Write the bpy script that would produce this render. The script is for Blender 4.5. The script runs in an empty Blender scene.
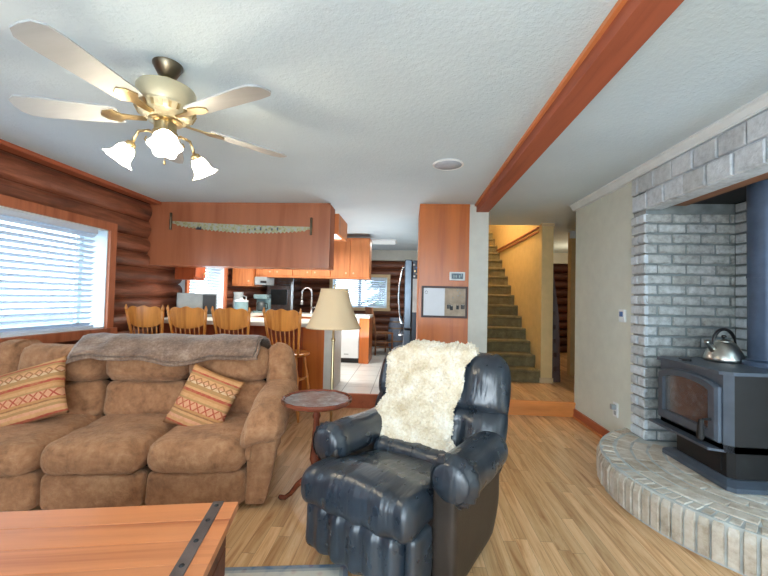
import bpy, bmesh, math, random
from math import sin, cos, pi, radians as rad, sqrt
from mathutils import Vector, Matrix, noise as mnoise
random.seed(7)
S = bpy.context.scene
COL = S.collection
D = bpy.data

# ------------------------------------------------------------------ materials
def lin(c):
    return tuple(((v/255)/12.92 if v/255 <= .04045 else ((v/255+.055)/1.055)**2.4) for v in c) + (1.0,)

class NT:
    def __init__(s, name):
        s.m = D.materials.new(name); s.m.use_nodes = True
        s.t = s.m.node_tree; s.t.nodes.clear()
        s.out = s.t.nodes.new('ShaderNodeOutputMaterial')
        s._obj = None
    def put(s, sock, v):
        if v is None: return
        if hasattr(v, 'is_output'): s.t.links.new(v, sock)
        else: sock.default_value = v
    def n(s, typ, ins=None, out=0, **props):
        nd = s.t.nodes.new('ShaderNode'+typ)
        for k, v in props.items(): setattr(nd, k, v)
        for k, v in (ins or {}).items(): s.put(nd.inputs[k], v)
        return nd.outputs[out]
    def obj(s):
        if s._obj is None: s._obj = s.n('TexCoord', out=3)
        return s._obj
    def map(s, scale=(1,1,1), rot=(0,0,0), loc=(0,0,0), vec=None):
        return s.n('Mapping', {'Vector': vec or s.obj(), 'Scale': scale, 'Rotation': rot, 'Location': loc})
    def noise(s, scale, detail=4, rough=.55, vec=None, dist=0):
        return s.n('TexNoise', {'Vector': vec or s.obj(), 'Scale': scale, 'Detail': detail, 'Roughness': rough, 'Distortion': dist})
    def vor(s, scale, vec=None, feature='F1'):
        return s.n('TexVoronoi', {'Vector': vec or s.obj(), 'Scale': scale}, feature=feature)
    def wave(s, scale, dist=3, det=2, vec=None, dscale=1, direction='X', wt='BANDS'):
        return s.n('TexWave', {'Vector': vec or s.obj(), 'Scale': scale, 'Distortion': dist, 'Detail': det, 'Detail Scale': dscale}, out=1, wave_type=wt, bands_direction=direction)
    def ramp(s, fac, stops, interp='LINEAR'):
        nd = s.t.nodes.new('ShaderNodeValToRGB'); r = nd.color_ramp; r.interpolation = interp
        while len(r.elements) < len(stops): r.elements.new(.5)
        for e, (p, c) in zip(r.elements, stops):
            e.position = p; e.color = c if len(c) == 4 else tuple(c)+(1,)
        s.put(nd.inputs[0], fac); return nd.outputs[0]
    def math(s, op, a, b=None, c=None):
        nd = s.t.nodes.new('ShaderNodeMath'); nd.operation = op
        s.put(nd.inputs[0], a); s.put(nd.inputs[1], b); s.put(nd.inputs[2], c); return nd.outputs[0]
    def mix(s, fac, a, b, bt='MIX'):
        nd = s.t.nodes.new('ShaderNodeMix'); nd.data_type = 'RGBA'; nd.blend_type = bt
        s.put(nd.inputs[0], fac); s.put(nd.inputs[6], a); s.put(nd.inputs[7], b); return nd.outputs[2]
    def xyz(s, vec=None):
        nd = s.t.nodes.new('ShaderNodeSeparateXYZ'); s.put(nd.inputs[0], vec or s.obj()); return nd.outputs
    def comb(s, x, y, z):
        nd = s.t.nodes.new('ShaderNodeCombineXYZ')
        for i, v in enumerate((x, y, z)): s.put(nd.inputs[i], v)
        return nd.outputs[0]
    def isl(s): return s.n('NewGeometry', out=8)
    def bump(s, h, strength=.3, dist=.01, normal=None):
        return s.n('Bump', {'Height': h, 'Strength': strength, 'Distance': dist, 'Normal': normal})
    def pbr(s, col, rough=.5, metal=0, normal=None, **kw):
        ins = {'Base Color': col, 'Roughness': rough, 'Metallic': metal, 'Normal': normal}
        ins.update({k.replace('_', ' '): v for k, v in kw.items()})
        o = s.n('BsdfPrincipled', ins); s.t.links.new(o, s.out.inputs[0]); return s.m
    def surf(s, o): s.t.links.new(o, s.out.inputs[0]); return s.m

def plain(name, c, rough=.5, metal=0, bump=0, bscale=60, var=.06, **kw):
    t = NT(name); c = lin(c)
    nz = t.noise(bscale, 4)
    dark = tuple(v*(1-var*2) for v in c[:3])+(1,); lite = tuple(min(1, v*(1+var*2)) for v in c[:3])+(1,)
    col = t.ramp(t.noise(9, 3), [(.3, dark), (.7, lite)])
    return t.pbr(col, rough, metal, t.bump(nz, bump, .004) if bump else None, **kw)

def wood(name, base, dark, axis=0, rough=.4, scale=1.0, fig=.5, island=0.0, coat=0):
    t = NT(name)
    sc = [22*scale]*3; sc[axis] = 1.6*scale
    v = t.map(tuple(sc))
    if island:
        off = t.math('MULTIPLY', t.isl(), 40.0)
        v = t.n('VectorMath', {0: v, 1: t.comb(off, off, off)}, operation='ADD')
    g1 = t.noise(1.0, 6, .65, v, .6)
    g2 = t.noise(.35, 3, .5, v, 1.2)
    fac = t.math('ADD', t.math('MULTIPLY', g1, 1-fig), t.math('MULTIPLY', g2, fig))
    b, d = lin(base), lin(dark)
    li = tuple(min(1, x*1.18) for x in b[:3])+(1,)
    col = t.ramp(fac, [(.32, d), (.5, b), (.68, li)])
    if island:
        col = t.mix(1.0, col, t.ramp(t.isl(), [(0, (1-island,)*3), (1, (1+island*.5,)*3)]), 'MULTIPLY')
    return t.pbr(col, rough, 0, t.bump(g1, .12, .003), Coat_Weight=coat, Coat_Roughness=.15)

M = {}
def mk():
    M['soffit'] = wood('soffit_plywood', (176, 108, 74), (160, 92, 60), 2, .33, .55, .7, coat=.25)
    M['soffitmat'] = wood('soffit_end_wood', (160, 98, 66), (140, 80, 50), 2, .85, .55, .7)
    M['panel'] = wood('orange_panel', (190, 104, 40), (154, 72, 20), 2, .35, .6, .7, coat=.2)
    M['cab'] = wood('cabinet_oak', (198, 124, 72), (160, 88, 44), 2, .55, .8, .5)
    M['cabdk'] = wood('cabinet_dark', (150, 72, 36), (110, 44, 20), 2, .4, .8, .5)
    M['oak'] = wood('stool_oak', (206, 134, 62), (164, 92, 34), 2, .3, 1.0, .5, coat=.3)
    M['beam'] = wood('beam_cedar', (164, 88, 60), (126, 60, 40), 1, .6, .7, .5)
    M['beamtrim'] = wood('beam_trim_wood', (206, 130, 78), (180, 100, 56), 1, .5, .8)
    M['trim'] = wood('redwood_trim', (170, 92, 60), (134, 62, 36), 1, .4, .8)
    M['trimx'] = wood('step_riser_wood', (206, 132, 70), (170, 96, 46), 0, .35, .7)
    M['trunk'] = wood('trunk_top_pine', (206, 132, 84), (164, 88, 50), 0, .34, .6, .5, .12, coat=.25)
    M['trunkside'] = wood('trunk_side_wood', (110, 62, 40), (60, 32, 22), 0, .6, .8)
    M['mahog'] = wood('table_mahogany', (120, 62, 44), (66, 30, 22), 0, .25, .9, .5, coat=.5)
    M['darkwood'] = wood('dark_wood', (64, 34, 22), (30, 15, 10), 2, .45, .8)
    M['brownwood'] = wood('brown_dining_wood', (140, 94, 60), (90, 54, 32), 2, .4, .9)
    M['casing'] = wood('window_casing_wood', (176, 104, 70), (140, 74, 46), 2, .45, .9)
    M['casing_light'] = wood('pale_casing_wood', (200, 176, 136), (176, 146, 104), 0, .5, .9)
    M['blade'] = wood('fan_blade_wood', (158, 164, 168), (148, 154, 158), 0, .4, .6)
    # log walls
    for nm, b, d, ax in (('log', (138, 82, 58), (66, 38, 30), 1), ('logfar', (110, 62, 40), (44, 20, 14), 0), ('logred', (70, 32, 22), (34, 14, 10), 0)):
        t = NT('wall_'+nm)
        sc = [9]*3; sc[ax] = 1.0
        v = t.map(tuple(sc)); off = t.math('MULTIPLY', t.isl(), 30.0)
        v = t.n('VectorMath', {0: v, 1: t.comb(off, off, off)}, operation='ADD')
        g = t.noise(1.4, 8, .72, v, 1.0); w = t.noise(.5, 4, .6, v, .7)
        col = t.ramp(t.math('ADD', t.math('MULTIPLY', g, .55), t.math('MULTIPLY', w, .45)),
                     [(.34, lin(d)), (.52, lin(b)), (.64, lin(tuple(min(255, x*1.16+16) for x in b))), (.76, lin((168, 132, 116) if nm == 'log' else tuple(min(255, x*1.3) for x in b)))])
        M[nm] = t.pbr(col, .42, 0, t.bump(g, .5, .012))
    # hardwood strip floor along Y
    t = NT('oak_strip_floor'); x, y, z = t.xyz()
    pw = .068
    ix = t.math('FLOOR', t.math('DIVIDE', x, pw))
    r1 = t.n('TexWhiteNoise', {'W': ix}, noise_dimensions='1D')
    yo = t.math('ADD', t.math('DIVIDE', y, .95), t.math('MULTIPLY', r1, 7.3))
    iy = t.math('FLOOR', yo)
    r2 = t.n('TexWhiteNoise', {'Vector': t.comb(ix, iy, 0.0)}, noise_dimensions='2D')
    v = t.comb(t.math('MULTIPLY', x, 26.0), t.math('MULTIPLY', y, 1.7), t.math('MULTIPLY', r2, 37.0))
    g = t.noise(1.0, 6, .65, v, .9)
    col = t.ramp(g, [(.3, lin((178, 124, 76))), (.5, lin((216, 175, 127))), (.7, lin((233, 199, 156)))])
    tone = t.ramp(r2, [(0, (.78, .74, .70)), (.5, (.95, .94, .92)), (1, (1.1, 1.1, 1.12))])
    col = t.mix(1.0, col, tone, 'MULTIPLY')
    fx = t.math('ABSOLUTE', t.math('SUBTRACT', t.math('FRACT', t.math('DIVIDE', x, pw)), .5))
    fy = t.math('ABSOLUTE', t.math('SUBTRACT', t.math('FRACT', yo), .5))
    gap = t.math('MAXIMUM', t.math('GREATER_THAN', fx, .485), t.math('GREATER_THAN', fy, .4985))
    col = t.mix(t.math('MULTIPLY', gap, .55), col, lin((96, 58, 32)))
    M['floor'] = t.pbr(col, t.ramp(g, [(.3, (.36,)*3), (.7, (.26,)*3)]), 0, t.bump(t.math('SUBTRACT', t.math('MULTIPLY', g, .15), gap), .25, .002), Coat_Weight=.25, Coat_Roughness=.2)
    # kitchen tile
    t = NT('white_kitchen_tile'); x, y, z = t.xyz()
    def grid(a, s, o): return t.math('ABSOLUTE', t.math('SUBTRACT', t.math('FRACT', t.math('DIVIDE', t.math('ADD', a, o), s)), .5))
    gap = t.math('GREATER_THAN', t.math('MAXIMUM', grid(x, .36, .43), grid(y, .36, .2)), .486)
    col = t.mix(gap, t.ramp(t.noise(3, 3), [(.3, lin((206, 210, 208))), (.7, lin((226, 228, 224)))]), lin((138, 140, 138)))
    M['tile'] = t.pbr(col, .3, 0, t.bump(t.math('SUBTRACT', 1.0, gap), .3, .003))
    # ceiling, walls
    t = NT('textured_ceiling_paint'); nz = t.noise(38, 5, .6); v2 = t.noise(95, 4)
    M['ceil'] = t.pbr(t.ramp(t.noise(1.6, 3), [(.3, lin((200, 219, 230))), (.7, lin((208, 226, 236)))]), .75, 0, t.bump(t.math('ADD', nz, t.math('MULTIPLY', v2, .5)), .38, .012))
    M['wall'] = plain('grey_green_wall_paint', (210, 216, 206), .7, 0, .15, 120, .02)
    M['wallwhite'] = plain('white_wall_paint', (206, 208, 200), .7, 0, .15, 120, .02)
    M['walltan'] = plain('tan_wall_paint', (208, 182, 128), .7, 0, .2, 90, .03)
    M['crown'] = plain('white_crown_paint', (222, 232, 236), .45, 0, .05, 40, .02)
    # brick
    t = NT('whitewashed_brick'); i = t.isl(); n1 = t.noise(24, 5, .65); n2 = t.noise(5, 3)
    col = t.ramp(t.math('ADD', t.math('MULTIPLY', n1, .6), t.math('MULTIPLY', n2, .4)), [(.32, lin((172, 182, 190))), (.5, lin((202, 212, 220))), (.68, lin((220, 230, 238)))])
    col = t.mix(1.0, col, t.ramp(i, [(0, (.80, .78, .75)), (1, (1.05, 1.05, 1.05))]), 'MULTIPLY')
    M['brick'] = t.pbr(col, .8, 0, t.bump(t.math('ADD', n1, t.math('MULTIPLY', t.noise(70, 3), .5)), .6, .008))
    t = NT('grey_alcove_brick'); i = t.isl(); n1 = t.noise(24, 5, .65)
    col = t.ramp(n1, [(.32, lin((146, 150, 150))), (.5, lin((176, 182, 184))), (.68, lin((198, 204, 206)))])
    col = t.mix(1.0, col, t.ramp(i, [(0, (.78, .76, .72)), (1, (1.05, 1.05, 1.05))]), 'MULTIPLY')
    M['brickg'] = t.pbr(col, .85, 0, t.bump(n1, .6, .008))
    M['mortar'] = plain('mortar', (150, 152, 150), .9, 0, .5, 70, .1)
    M['mortarlt'] = plain('whitewashed_mortar', (184, 190, 188), .9, 0, .5, 50, .12)
    M['mortardk'] = plain('dark_mortar', (126, 136, 138), .9, 0, .5, 70, .12)
    t = NT('hearth_brick'); i = t.isl(); n1 = t.noise(18, 6, .7); n2 = t.noise(4, 3)
    col = t.ramp(t.math('ADD', t.math('MULTIPLY', n1, .55), t.math('MULTIPLY', n2, .45)), [(.34, lin((164, 150, 132))), (.5, lin((202, 194, 180))), (.66, lin((222, 220, 214)))])
    col = t.mix(1.0, col, t.ramp(i, [(0, (.8, .77, .72)), (1, (1.04, 1.03, 1.02))]), 'MULTIPLY')
    M['hearth'] = t.pbr(col, .8, 0, t.bump(n1, .5, .008))
    # fabrics
    t = NT('brown_microfiber'); n1 = t.noise(7, 6, .7, None, .4); n2 = t.noise(240, 2); n3 = t.noise(26, 4, .6)
    col = t.ramp(t.math('ADD', t.math('MULTIPLY', n1, .65), t.math('MULTIPLY', n3, .35)), [(.32, lin((112, 74, 46))), (.5, lin((160, 112, 76))), (.68, lin((186, 142, 104)))])
    M['sofa'] = t.pbr(col, .85, 0, t.bump(t.math('ADD', n2, t.math('MULTIPLY', t.noise(9, 4, .6, None, 1.6), 3.5)), .5, .012), Sheen_Weight=.5, Sheen_Roughness=.5, Sheen_Tint=lin((210, 180, 150)))
    M['sofadark'] = plain('sofa_underside', (52, 36, 26), .9)
    t = NT('grey_brown_throw'); n1 = t.noise(60, 5, .7); n2 = t.noise(8, 4)
    col = t.ramp(t.math('ADD', t.math('MULTIPLY', n1, .5), t.math('MULTIPLY', n2, .5)), [(.36, lin((84, 62, 48))), (.52, lin((128, 102, 84))), (.68, lin((164, 142, 124)))])
    M['throw'] = t.pbr(col, .95, 0, t.bump(n1, .6, .01), Sheen_Weight=.4)
    t = NT('dark_leather'); n1 = t.noise(4, 2, .5, None, 0); n3 = t.noise(13, 3, .5, t.map((1.6, .7, 1)), 0)
    col = t.ramp(n1, [(.3, lin((30, 38, 47))), (.7, lin((50, 61, 72)))])
    M['leather'] = t.pbr(col, t.ramp(n3, [(.35, (.26,)*3), (.65, (.34,)*3)]), 0, t.bump(t.noise(1, 2.5, .5, t.map((24, 4, 5)), 0), .45, .02), Specular_IOR_Level=.9)
    M['leatherside'] = plain('dark_brown_leather', (50, 42, 36), .45, 0, .25, 90, .1)
    t = NT('cream_sheepskin'); n1 = t.noise(11, 4, .6); n2 = t.noise(70, 4, .65)
    col = t.ramp(t.math('ADD', t.math('MULTIPLY', n1, .6), t.math('MULTIPLY', n2, .4)), [(.34, lin((206, 186, 150))), (.5, lin((232, 220, 196))), (.62, lin((244, 238, 224)))])
    M['fleece'] = t.pbr(col, .95, 0, t.bump(n2, .5, .01), Sheen_Weight=.4)
    M['carpet'] = None
    t = NT('olive_stair_carpet'); n1 = t.noise(160, 3, .7); n2 = t.noise(9, 4)
    col = t.ramp(t.math('ADD', t.math('MULTIPLY', n1, .6), t.math('MULTIPLY', n2, .4)), [(.36, lin((80, 72, 48))), (.64, lin((138, 126, 90)))])
    M['carpet'] = t.pbr(col, .95, 0, t.bump(n1, .7, .01))
    # kilim pillows : stripes along local v (z), diamonds
    t = NT('kilim_stripes'); x, y, z = t.xyz()
    v = t.math('ADD', t.math('MULTIPLY', z, 1/.40), .5)
    jag = t.math('MULTIPLY', t.math('SUBTRACT', t.noise(60, 3), .5), .02)
    vv = t.math('ADD', v, jag)
    G, Y_, R_, P_, B_ = lin((190, 136, 84)), lin((206, 156, 106)), lin((176, 78, 58)), lin((214, 156, 120)), lin((150, 104, 66))
    O_ = lin((172, 132, 84)); W_ = lin((210, 180, 144))
    st = [(0, B_), (.04, R_), (.07, Y_), (.12, P_), (.17, O_), (.21, Y_), (.25, B_), (.27, G), (.31, P_), (.44, O_), (.47, Y_), (.53, G), (.57, R_), (.61, Y_), (.65, O_), (.71, W_), (.75, P_), (.79, Y_), (.84, O_), (.88, R_), (.91, Y_), (.96, G)]
    base = t.ramp(vv, st, 'CONSTANT')
    tri = t.math('ABSOLUTE', t.math('SUBTRACT', t.math('FRACT', t.math('MULTIPLY', x, 1/.055)), .5))
    tz = t.math('ABSOLUTE', t.math('MULTIPLY', t.math('SUBTRACT', v, .375), 6.0))
    dia = t.math('SUBTRACT', t.math('ADD', tri, tz), .5)
    dm = t.math('LESS_THAN', t.math('ABSOLUTE', dia), .10)
    band = t.math('LESS_THAN', t.math('ABSOLUTE', t.math('SUBTRACT', v, .375)), .068)
    base = t.mix(t.math('MULTIPLY', dm, band), base, R_)
    tz2 = t.math('ABSOLUTE', t.math('MULTIPLY', t.math('SUBTRACT', v, .77), 7.0))
    dm2 = t.math('LESS_THAN', t.math('ABSOLUTE', t.math('SUBTRACT', t.math('ADD', tri, tz2), .4)), .1)
    band2 = t.math('LESS_THAN', t.math('ABSOLUTE', t.math('SUBTRACT', v, .77)), .06)
    base = t.mix(t.math('MULTIPLY', dm2, band2), base, B_)
    sp = t.noise(42, 4, .7)
    base = t.mix(t.ramp(sp, [(.45, (0, 0, 0)), (.62, (.5, .5, .5))]), base, lin((190, 132, 84)))
    weave = t.wave(150, 1, 1, direction='Z')
    M['kilim'] = t.pbr(base, .95, 0, t.bump(weave, .4, .004))
    # rug
    t = NT('oriental_rug'); x, y, z = t.xyz()
    n1 = t.noise(22, 4, .7); vr = t.vor(16)
    inner = t.ramp(t.math('ADD', t.math('MULTIPLY', vr, .7), t.math('MULTIPLY', n1, .4)), [(.3, lin((166, 96, 88))), (.42, lin((196, 188, 172))), (.62, lin((182, 180, 172))), (.75, lin((112, 126, 146)))])
    ex = t.math('SUBTRACT', 1.05, t.math('ABSOLUTE', x)); ey = t.math('SUBTRACT', .75, t.math('ABSOLUTE', y))
    e = t.math('MINIMUM', ex, ey)
    bord = t.ramp(t.math('MULTIPLY', e, 5.0), [(0, lin((92, 112, 134))), (.11, lin((148, 154, 154))), (.2, lin((196, 192, 180))), (.55, lin((98, 116, 140)))], 'CONSTANT')
    col = t.mix(t.math('LESS_THAN', e, .14), inner, t.mix(.25, bord, inner))
    M['rug'] = t.pbr(col, .95, 0, t.bump(t.noise(260, 2), .5, .004))
    # metals etc
    M['stove'] = plain('lit_stove_steel', (78, 88, 100), .38, .2, .12, 200, .08)  # paler blue-grey: the light on the stove front is put into its colour
    M['stovedk'] = plain('black_and_shaded_steel', (30, 29, 29), .5, .3, .12, 200, .08)
    M['pipe'] = plain('flue_pipe_steel', (70, 88, 112), .4, .35, .06, 60, .1)
    M['steel'] = plain('stainless_steel', (190, 194, 196), .26, 1, .03, 90, .04)
    M['steelbr'] = plain('brushed_kettle_steel', (190, 188, 180), .28, 1, .05, 120, .05)
    M['steeldk'] = plain('dark_fridge_steel', (92, 102, 112), .3, .85, .02, 90, .05)
    M['brass'] = plain('antique_brass', (184, 166, 128), .3, 1, .04, 60, .08)
    M['brassdk'] = plain('darkened_brass', (120, 110, 92), .35, 1, .04, 60, .1)
    M['iron'] = plain('trunk_iron_band', (98, 88, 86), .6, .4, .3, 140, .15)
    M['black'] = plain('black_plastic', (22, 22, 24), .4)
    M['white'] = plain('white_enamel', (226, 232, 234), .35, 0, 0, 30, .01)
    M['cream'] = plain('cream_enamel', (180, 172, 144), .35, .25, 0, 30, .03)
    M['paper'] = plain('white_paper', (226, 228, 228), .8)
    M['cork'] = plain('cork', (172, 158, 140), .9, 0, .4, 160, .12)
    M['wboard'] = plain('whiteboard', (204, 208, 214), .3, 0, 0, 20, .01)
    t = NT('blind_slat_vinyl')
    M['vinyl'] = t.surf(t.n('MixShader', {0: .22, 1: t.n('BsdfDiffuse', {'Color': lin((222, 228, 234))}), 2: t.n('BsdfTranslucent', {'Color': lin((210, 224, 240))})}))
    M['counter'] = plain('pale_countertop', (220, 218, 208), .3, 0, 0, 50, .03)
    M['lcd'] = plain('dark_display', (44, 66, 82), .2)
    M['lcdblue'] = plain('blue_display', (92, 124, 178), .25)
    M['greyplastic'] = plain('grey_plastic', (150, 158, 160), .4)
    M['barrel'] = plain('barrel_blue_grey', (110, 122, 142), .6, 0, .2, 40, .12)
    M['hoop'] = plain('barrel_hoop', (150, 130, 110), .4, .8)
    M['shadefab'] = None
    t = NT('lamp_shade_linen'); n1 = t.noise(180, 2)
    d = t.n('BsdfDiffuse', {'Color': lin((236, 220, 190)), 'Normal': t.bump(n1, .2, .002)}); tr = t.n('BsdfTranslucent', {'Color': lin((245, 228, 190))})
    M['shadefab'] = t.surf(t.n('MixShader', {0: .45, 1: d, 2: tr}))
    def thin(name, tint, gl=.08, rough=.02):
        t = NT(name)
        a = t.n('BsdfTransparent', {'Color': tint}); b = t.n('BsdfGlossy', {'Roughness': rough})
        return t.surf(t.n('MixShader', {0: gl, 1: a, 2: b}))
    M['glass'] = thin('window_glass', (.97, .99, 1, 1))
    t = NT('sooty_stove_glass')
    a = t.n('BsdfTransparent', {'Color': (.75, .74, .73, 1)}); b = t.n('BsdfGlossy', {'Roughness': .08, 'Color': (.8, .85, .9, 1)})
    dst = t.n('BsdfDiffuse', {'Color': lin((170, 174, 178))})
    zz = t.xyz()[2]
    soot = t.math('MULTIPLY', t.ramp(t.noise(26, 5, .7), [(.5, (.08, .08, .08)), (.75, (.4, .4, .4))]), 1.0)
    M['stoveglass'] = t.surf(t.n('MixShader', {0: soot, 1: t.n('MixShader', {0: .14, 1: a, 2: b}), 2: dst}))
    M['firebrick'] = plain('firebrick', (150, 106, 84), .9, 0, .4, 40, .2)
    t = NT('frosted_glass_shade')
    e = t.n('Emission', {'Color': (1, .93, .82, 1), 'Strength': 2.5}); d = t.n('BsdfTranslucent', {'Color': (.9, .88, .84, 1)})
    M['bulbshade'] = t.surf(t.n('AddShader', {0: e, 1: d}))
    t = NT('lit_bulb'); M['bulb'] = t.surf(t.n('Emission', {'Color': (1, .85, .62, 1), 'Strength': 30.0}))
    t = NT('lit_diffuser'); M['diffuser'] = t.surf(t.n('Emission', {'Color': (1, .97, .9, 1), 'Strength': 1.5}))
    t = NT('dim_diffuser'); M['softdiff'] = t.surf(t.n('Emission', {'Color': (.95, 1, 1, 1), 'Strength': .38}))
    t = NT('mottled_table_glass'); n1 = t.noise(18, 5, .65, None, .7)
    M['tabletop'] = t.pbr(t.ramp(n1, [(.36, lin((92, 88, 86))), (.5, lin((112, 122, 130))), (.66, lin((150, 170, 184)))]), .3, 0, None, Coat_Weight=.2, Coat_Roughness=.05)
    t = NT('painted_saw_steel'); x, y, z = t.xyz(); n1 = t.noise(24, 4, .7); n2 = t.noise(60, 3)
    paint = t.ramp(n1, [(.36, lin((150, 152, 110))), (.5, lin((186, 184, 146))), (.64, lin((176, 186, 190)))])
    fz = t.math('ADD', t.math('MULTIPLY', t.math('SUBTRACT', z, 2.14), 22.0), t.math('MULTIPLY', t.math('SUBTRACT', n2, .5), 2.0))
    M['saw'] = t.pbr(t.mix(t.ramp(fz, [(.2, (0, 0, 0)), (.6, (1, 1, 1))]), paint, lin((190, 194, 196))), .4, .3)
    M['bark'] = plain('tree_bark', (92, 84, 80), .95, 0, .6, 20, .2)
    M['leaf'] = plain('evergreen_needles', (92, 118, 96), .9, 0, .5, 20, .25)
    M['ground'] = plain('grassy_ground', (88, 104, 116), .95, 0, .3, 3, .05)
    M['waterjug'] = plain('smoked_plastic', (70, 78, 80), .2)
    M['teal'] = plain('grey_teal_plastic', (118, 146, 150), .4)
mk()

# ------------------------------------------------------------------ mesh helpers
class B:
    def __init__(s): s.bm = bmesh.new()
    def quad(s, *p):
        return s.bm.faces.new([s.bm.verts.new(q) for q in p])
    def box(s, lo, hi, m=None, bev=0):
        lo, hi = Vector(lo), Vector(hi)
        r = bmesh.ops.create_cube(s.bm, size=1)
        vs = r['verts']
        c, d = (lo+hi)/2, hi-lo
        for v in vs: v.co = Vector((v.co.x*d.x, v.co.y*d.y, v.co.z*d.z))+c
        if bev:
            es = list({e for v in vs for e in v.link_edges})
            rr = bmesh.ops.bevel(s.bm, geom=es, offset=bev, segments=2, affect='EDGES', profile=.6)
            vs = list({v for f in rr['faces'] for v in f.verts} | {v for v in vs if v.is_valid})
        if m is not None:
            for v in vs: v.co = m @ v.co
        return vs
    def grid(s, fn, nu, nv, closeu=False, closev=False):
        vs = [[s.bm.verts.new(fn(i/(nu if not closeu else nu), j/nv)) for j in range(nv+(0 if closev else 1))] for i in range(nu+(0 if closeu else 1))]
        for i in range(nu):
            for j in range(nv):
                a = vs[i][j]; b = vs[(i+1) % len(vs)][j]; c = vs[(i+1) % len(vs)][(j+1) % len(vs[0])]; d = vs[i][(j+1) % len(vs[0])]
                s.bm.faces.new((a, b, c, d))
        return vs
    def tube(s, pts, r, n=10, caps=True, closed=False):
        pts = [Vector(p) for p in pts]; k = len(pts)
        rs = r if isinstance(r, (list, tuple)) else [r]*k
        rings = []; up = None
        for i, p in enumerate(pts):
            a = pts[i-1] if (i > 0 or closed) else p; b = pts[(i+1) % k] if (i < k-1 or closed) else p
            t = (b-a).normalized()
            if up is None:
                up = Vector((0, 0, 1)) if abs(t.z) < .9 else Vector((1, 0, 0))
            u = (up-t*up.dot(t)).normalized(); w = t.cross(u); up = u
            rings.append([s.bm.verts.new(p+(u*cos(2*pi*q/n)+w*sin(2*pi*q/n))*rs[i]) for q in range(n)])
        for i in range(k if closed else k-1):
            A, Bq = rings[i], rings[(i+1) % k]
            for q in range(n): s.bm.faces.new((A[q], A[(q+1) % n], Bq[(q+1) % n], Bq[q]))
        if caps and not closed:
            s.bm.faces.new(rings[0][::-1]); s.bm.faces.new(rings[-1])
    def lathe(s, prof, n=24, m=None, caps=True, rfn=None):
        rings = []
        for (r, z) in prof:
            ring = []
            for q in range(n):
                a = 2*pi*q/n; rr = r*(rfn(a, z) if rfn else 1)
                p = Vector((rr*cos(a), rr*sin(a), z))
                ring.append(s.bm.verts.new(m @ p if m is not None else p))
            rings.append(ring)
        for A, C in zip(rings, rings[1:]):
            for q in range(n): s.bm.faces.new((A[q], A[(q+1) % n], C[(q+1) % n], C[q]))
        if caps:
            if prof[0][0] > 1e-4: s.bm.faces.new(rings[0][::-1])
            if prof[-1][0] > 1e-4: s.bm.faces.new(rings[-1])
    def prism(s, pts, vec):
        """polygon pts (3D) extruded along vec"""
        a = [s.bm.verts.new(p) for p in pts]; b = [s.bm.verts.new(Vector(p)+Vector(vec)) for p in pts]
        s.bm.faces.new(a[::-1]); s.bm.faces.new(b)
        for i in range(len(a)):
            j = (i+1) % len(a); s.bm.faces.new((a[i], a[j], b[j], b[i]))
    def rbox(s, lo, hi, r, n=14, fn=None, m=None):
        """rounded dense box; fn(p, normal) -> displaced p"""
        lo, hi = Vector(lo), Vector(hi); c = (lo+hi)/2; h = (hi-lo)/2
        r = min(r, h.x, h.y, h.z)
        inn = h-Vector((r, r, r))
        ns = n if isinstance(n, (tuple, list)) else (n, n, n)
        cache = {}
        def P(p):
            k = (round(p.x, 5), round(p.y, 5), round(p.z, 5))
            if k in cache: return cache[k]
            q = Vector((p.x*h.x, p.y*h.y, p.z*h.z))
            i = Vector([max(-inn[a], min(inn[a], q[a])) for a in range(3)])
            d = q-i
            nn = d.normalized() if d.length > 1e-7 else Vector((0, 0, 1))
            q = i+nn*min(r, max(d.length, r)) if d.length > 1e-7 else q
            q = q+c
            if fn: q = fn(q, nn)
            if m is not None: q = m @ q
            v = s.bm.verts.new(q); cache[k] = v; return v
        def warp(t, ax):  # more samples near rounded ends
            return t
        for ax in range(3):
            u, w = (ax+1) % 3, (ax+2) % 3
            for sg in (-1, 1):
                for i in range(ns[u]):
                    for j in range(ns[w]):
                        f = []
                        for (a, b) in ((i, j), (i+1, j), (i+1, j+1), (i, j+1)):
                            p = Vector((0, 0, 0)); p[ax] = sg; p[u] = sin((a/ns[u]*2-1)*pi/2*.92)/sin(pi/2*.92); p[w] = sin((b/ns[w]*2-1)*pi/2*.92)/sin(pi/2*.92)
                            f.append(P(p))
                        if sg < 0: f = f[::-1]
                        try: s.bm.faces.new(f)
                        except ValueError: pass
    def build(s, name, mat, parent=None, local=False, smooth=False, label=None, auto=None):
        bmesh.ops.recalc_face_normals(s.bm, faces=s.bm.faces)
        me = D.meshes.new(name); s.bm.to_mesh(me); s.bm.free()
        if mat is not None: me.materials.append(mat)
        if smooth:
            for p in me.polygons: p.use_smooth = True
            if auto is not None:
                me.set_sharp_from_angle(angle=rad(auto))
        o = D.objects.new(name, me); COL.objects.link(o)
        if parent is not None:
            if not local:
                r = parent; mw = Matrix.Identity(4)
                while r is not None: mw = r.matrix_basis @ mw; r = r.parent
                me.transform(mw.inverted())
            o.parent = parent
        if label: o['label'] = label
        return o

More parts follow.
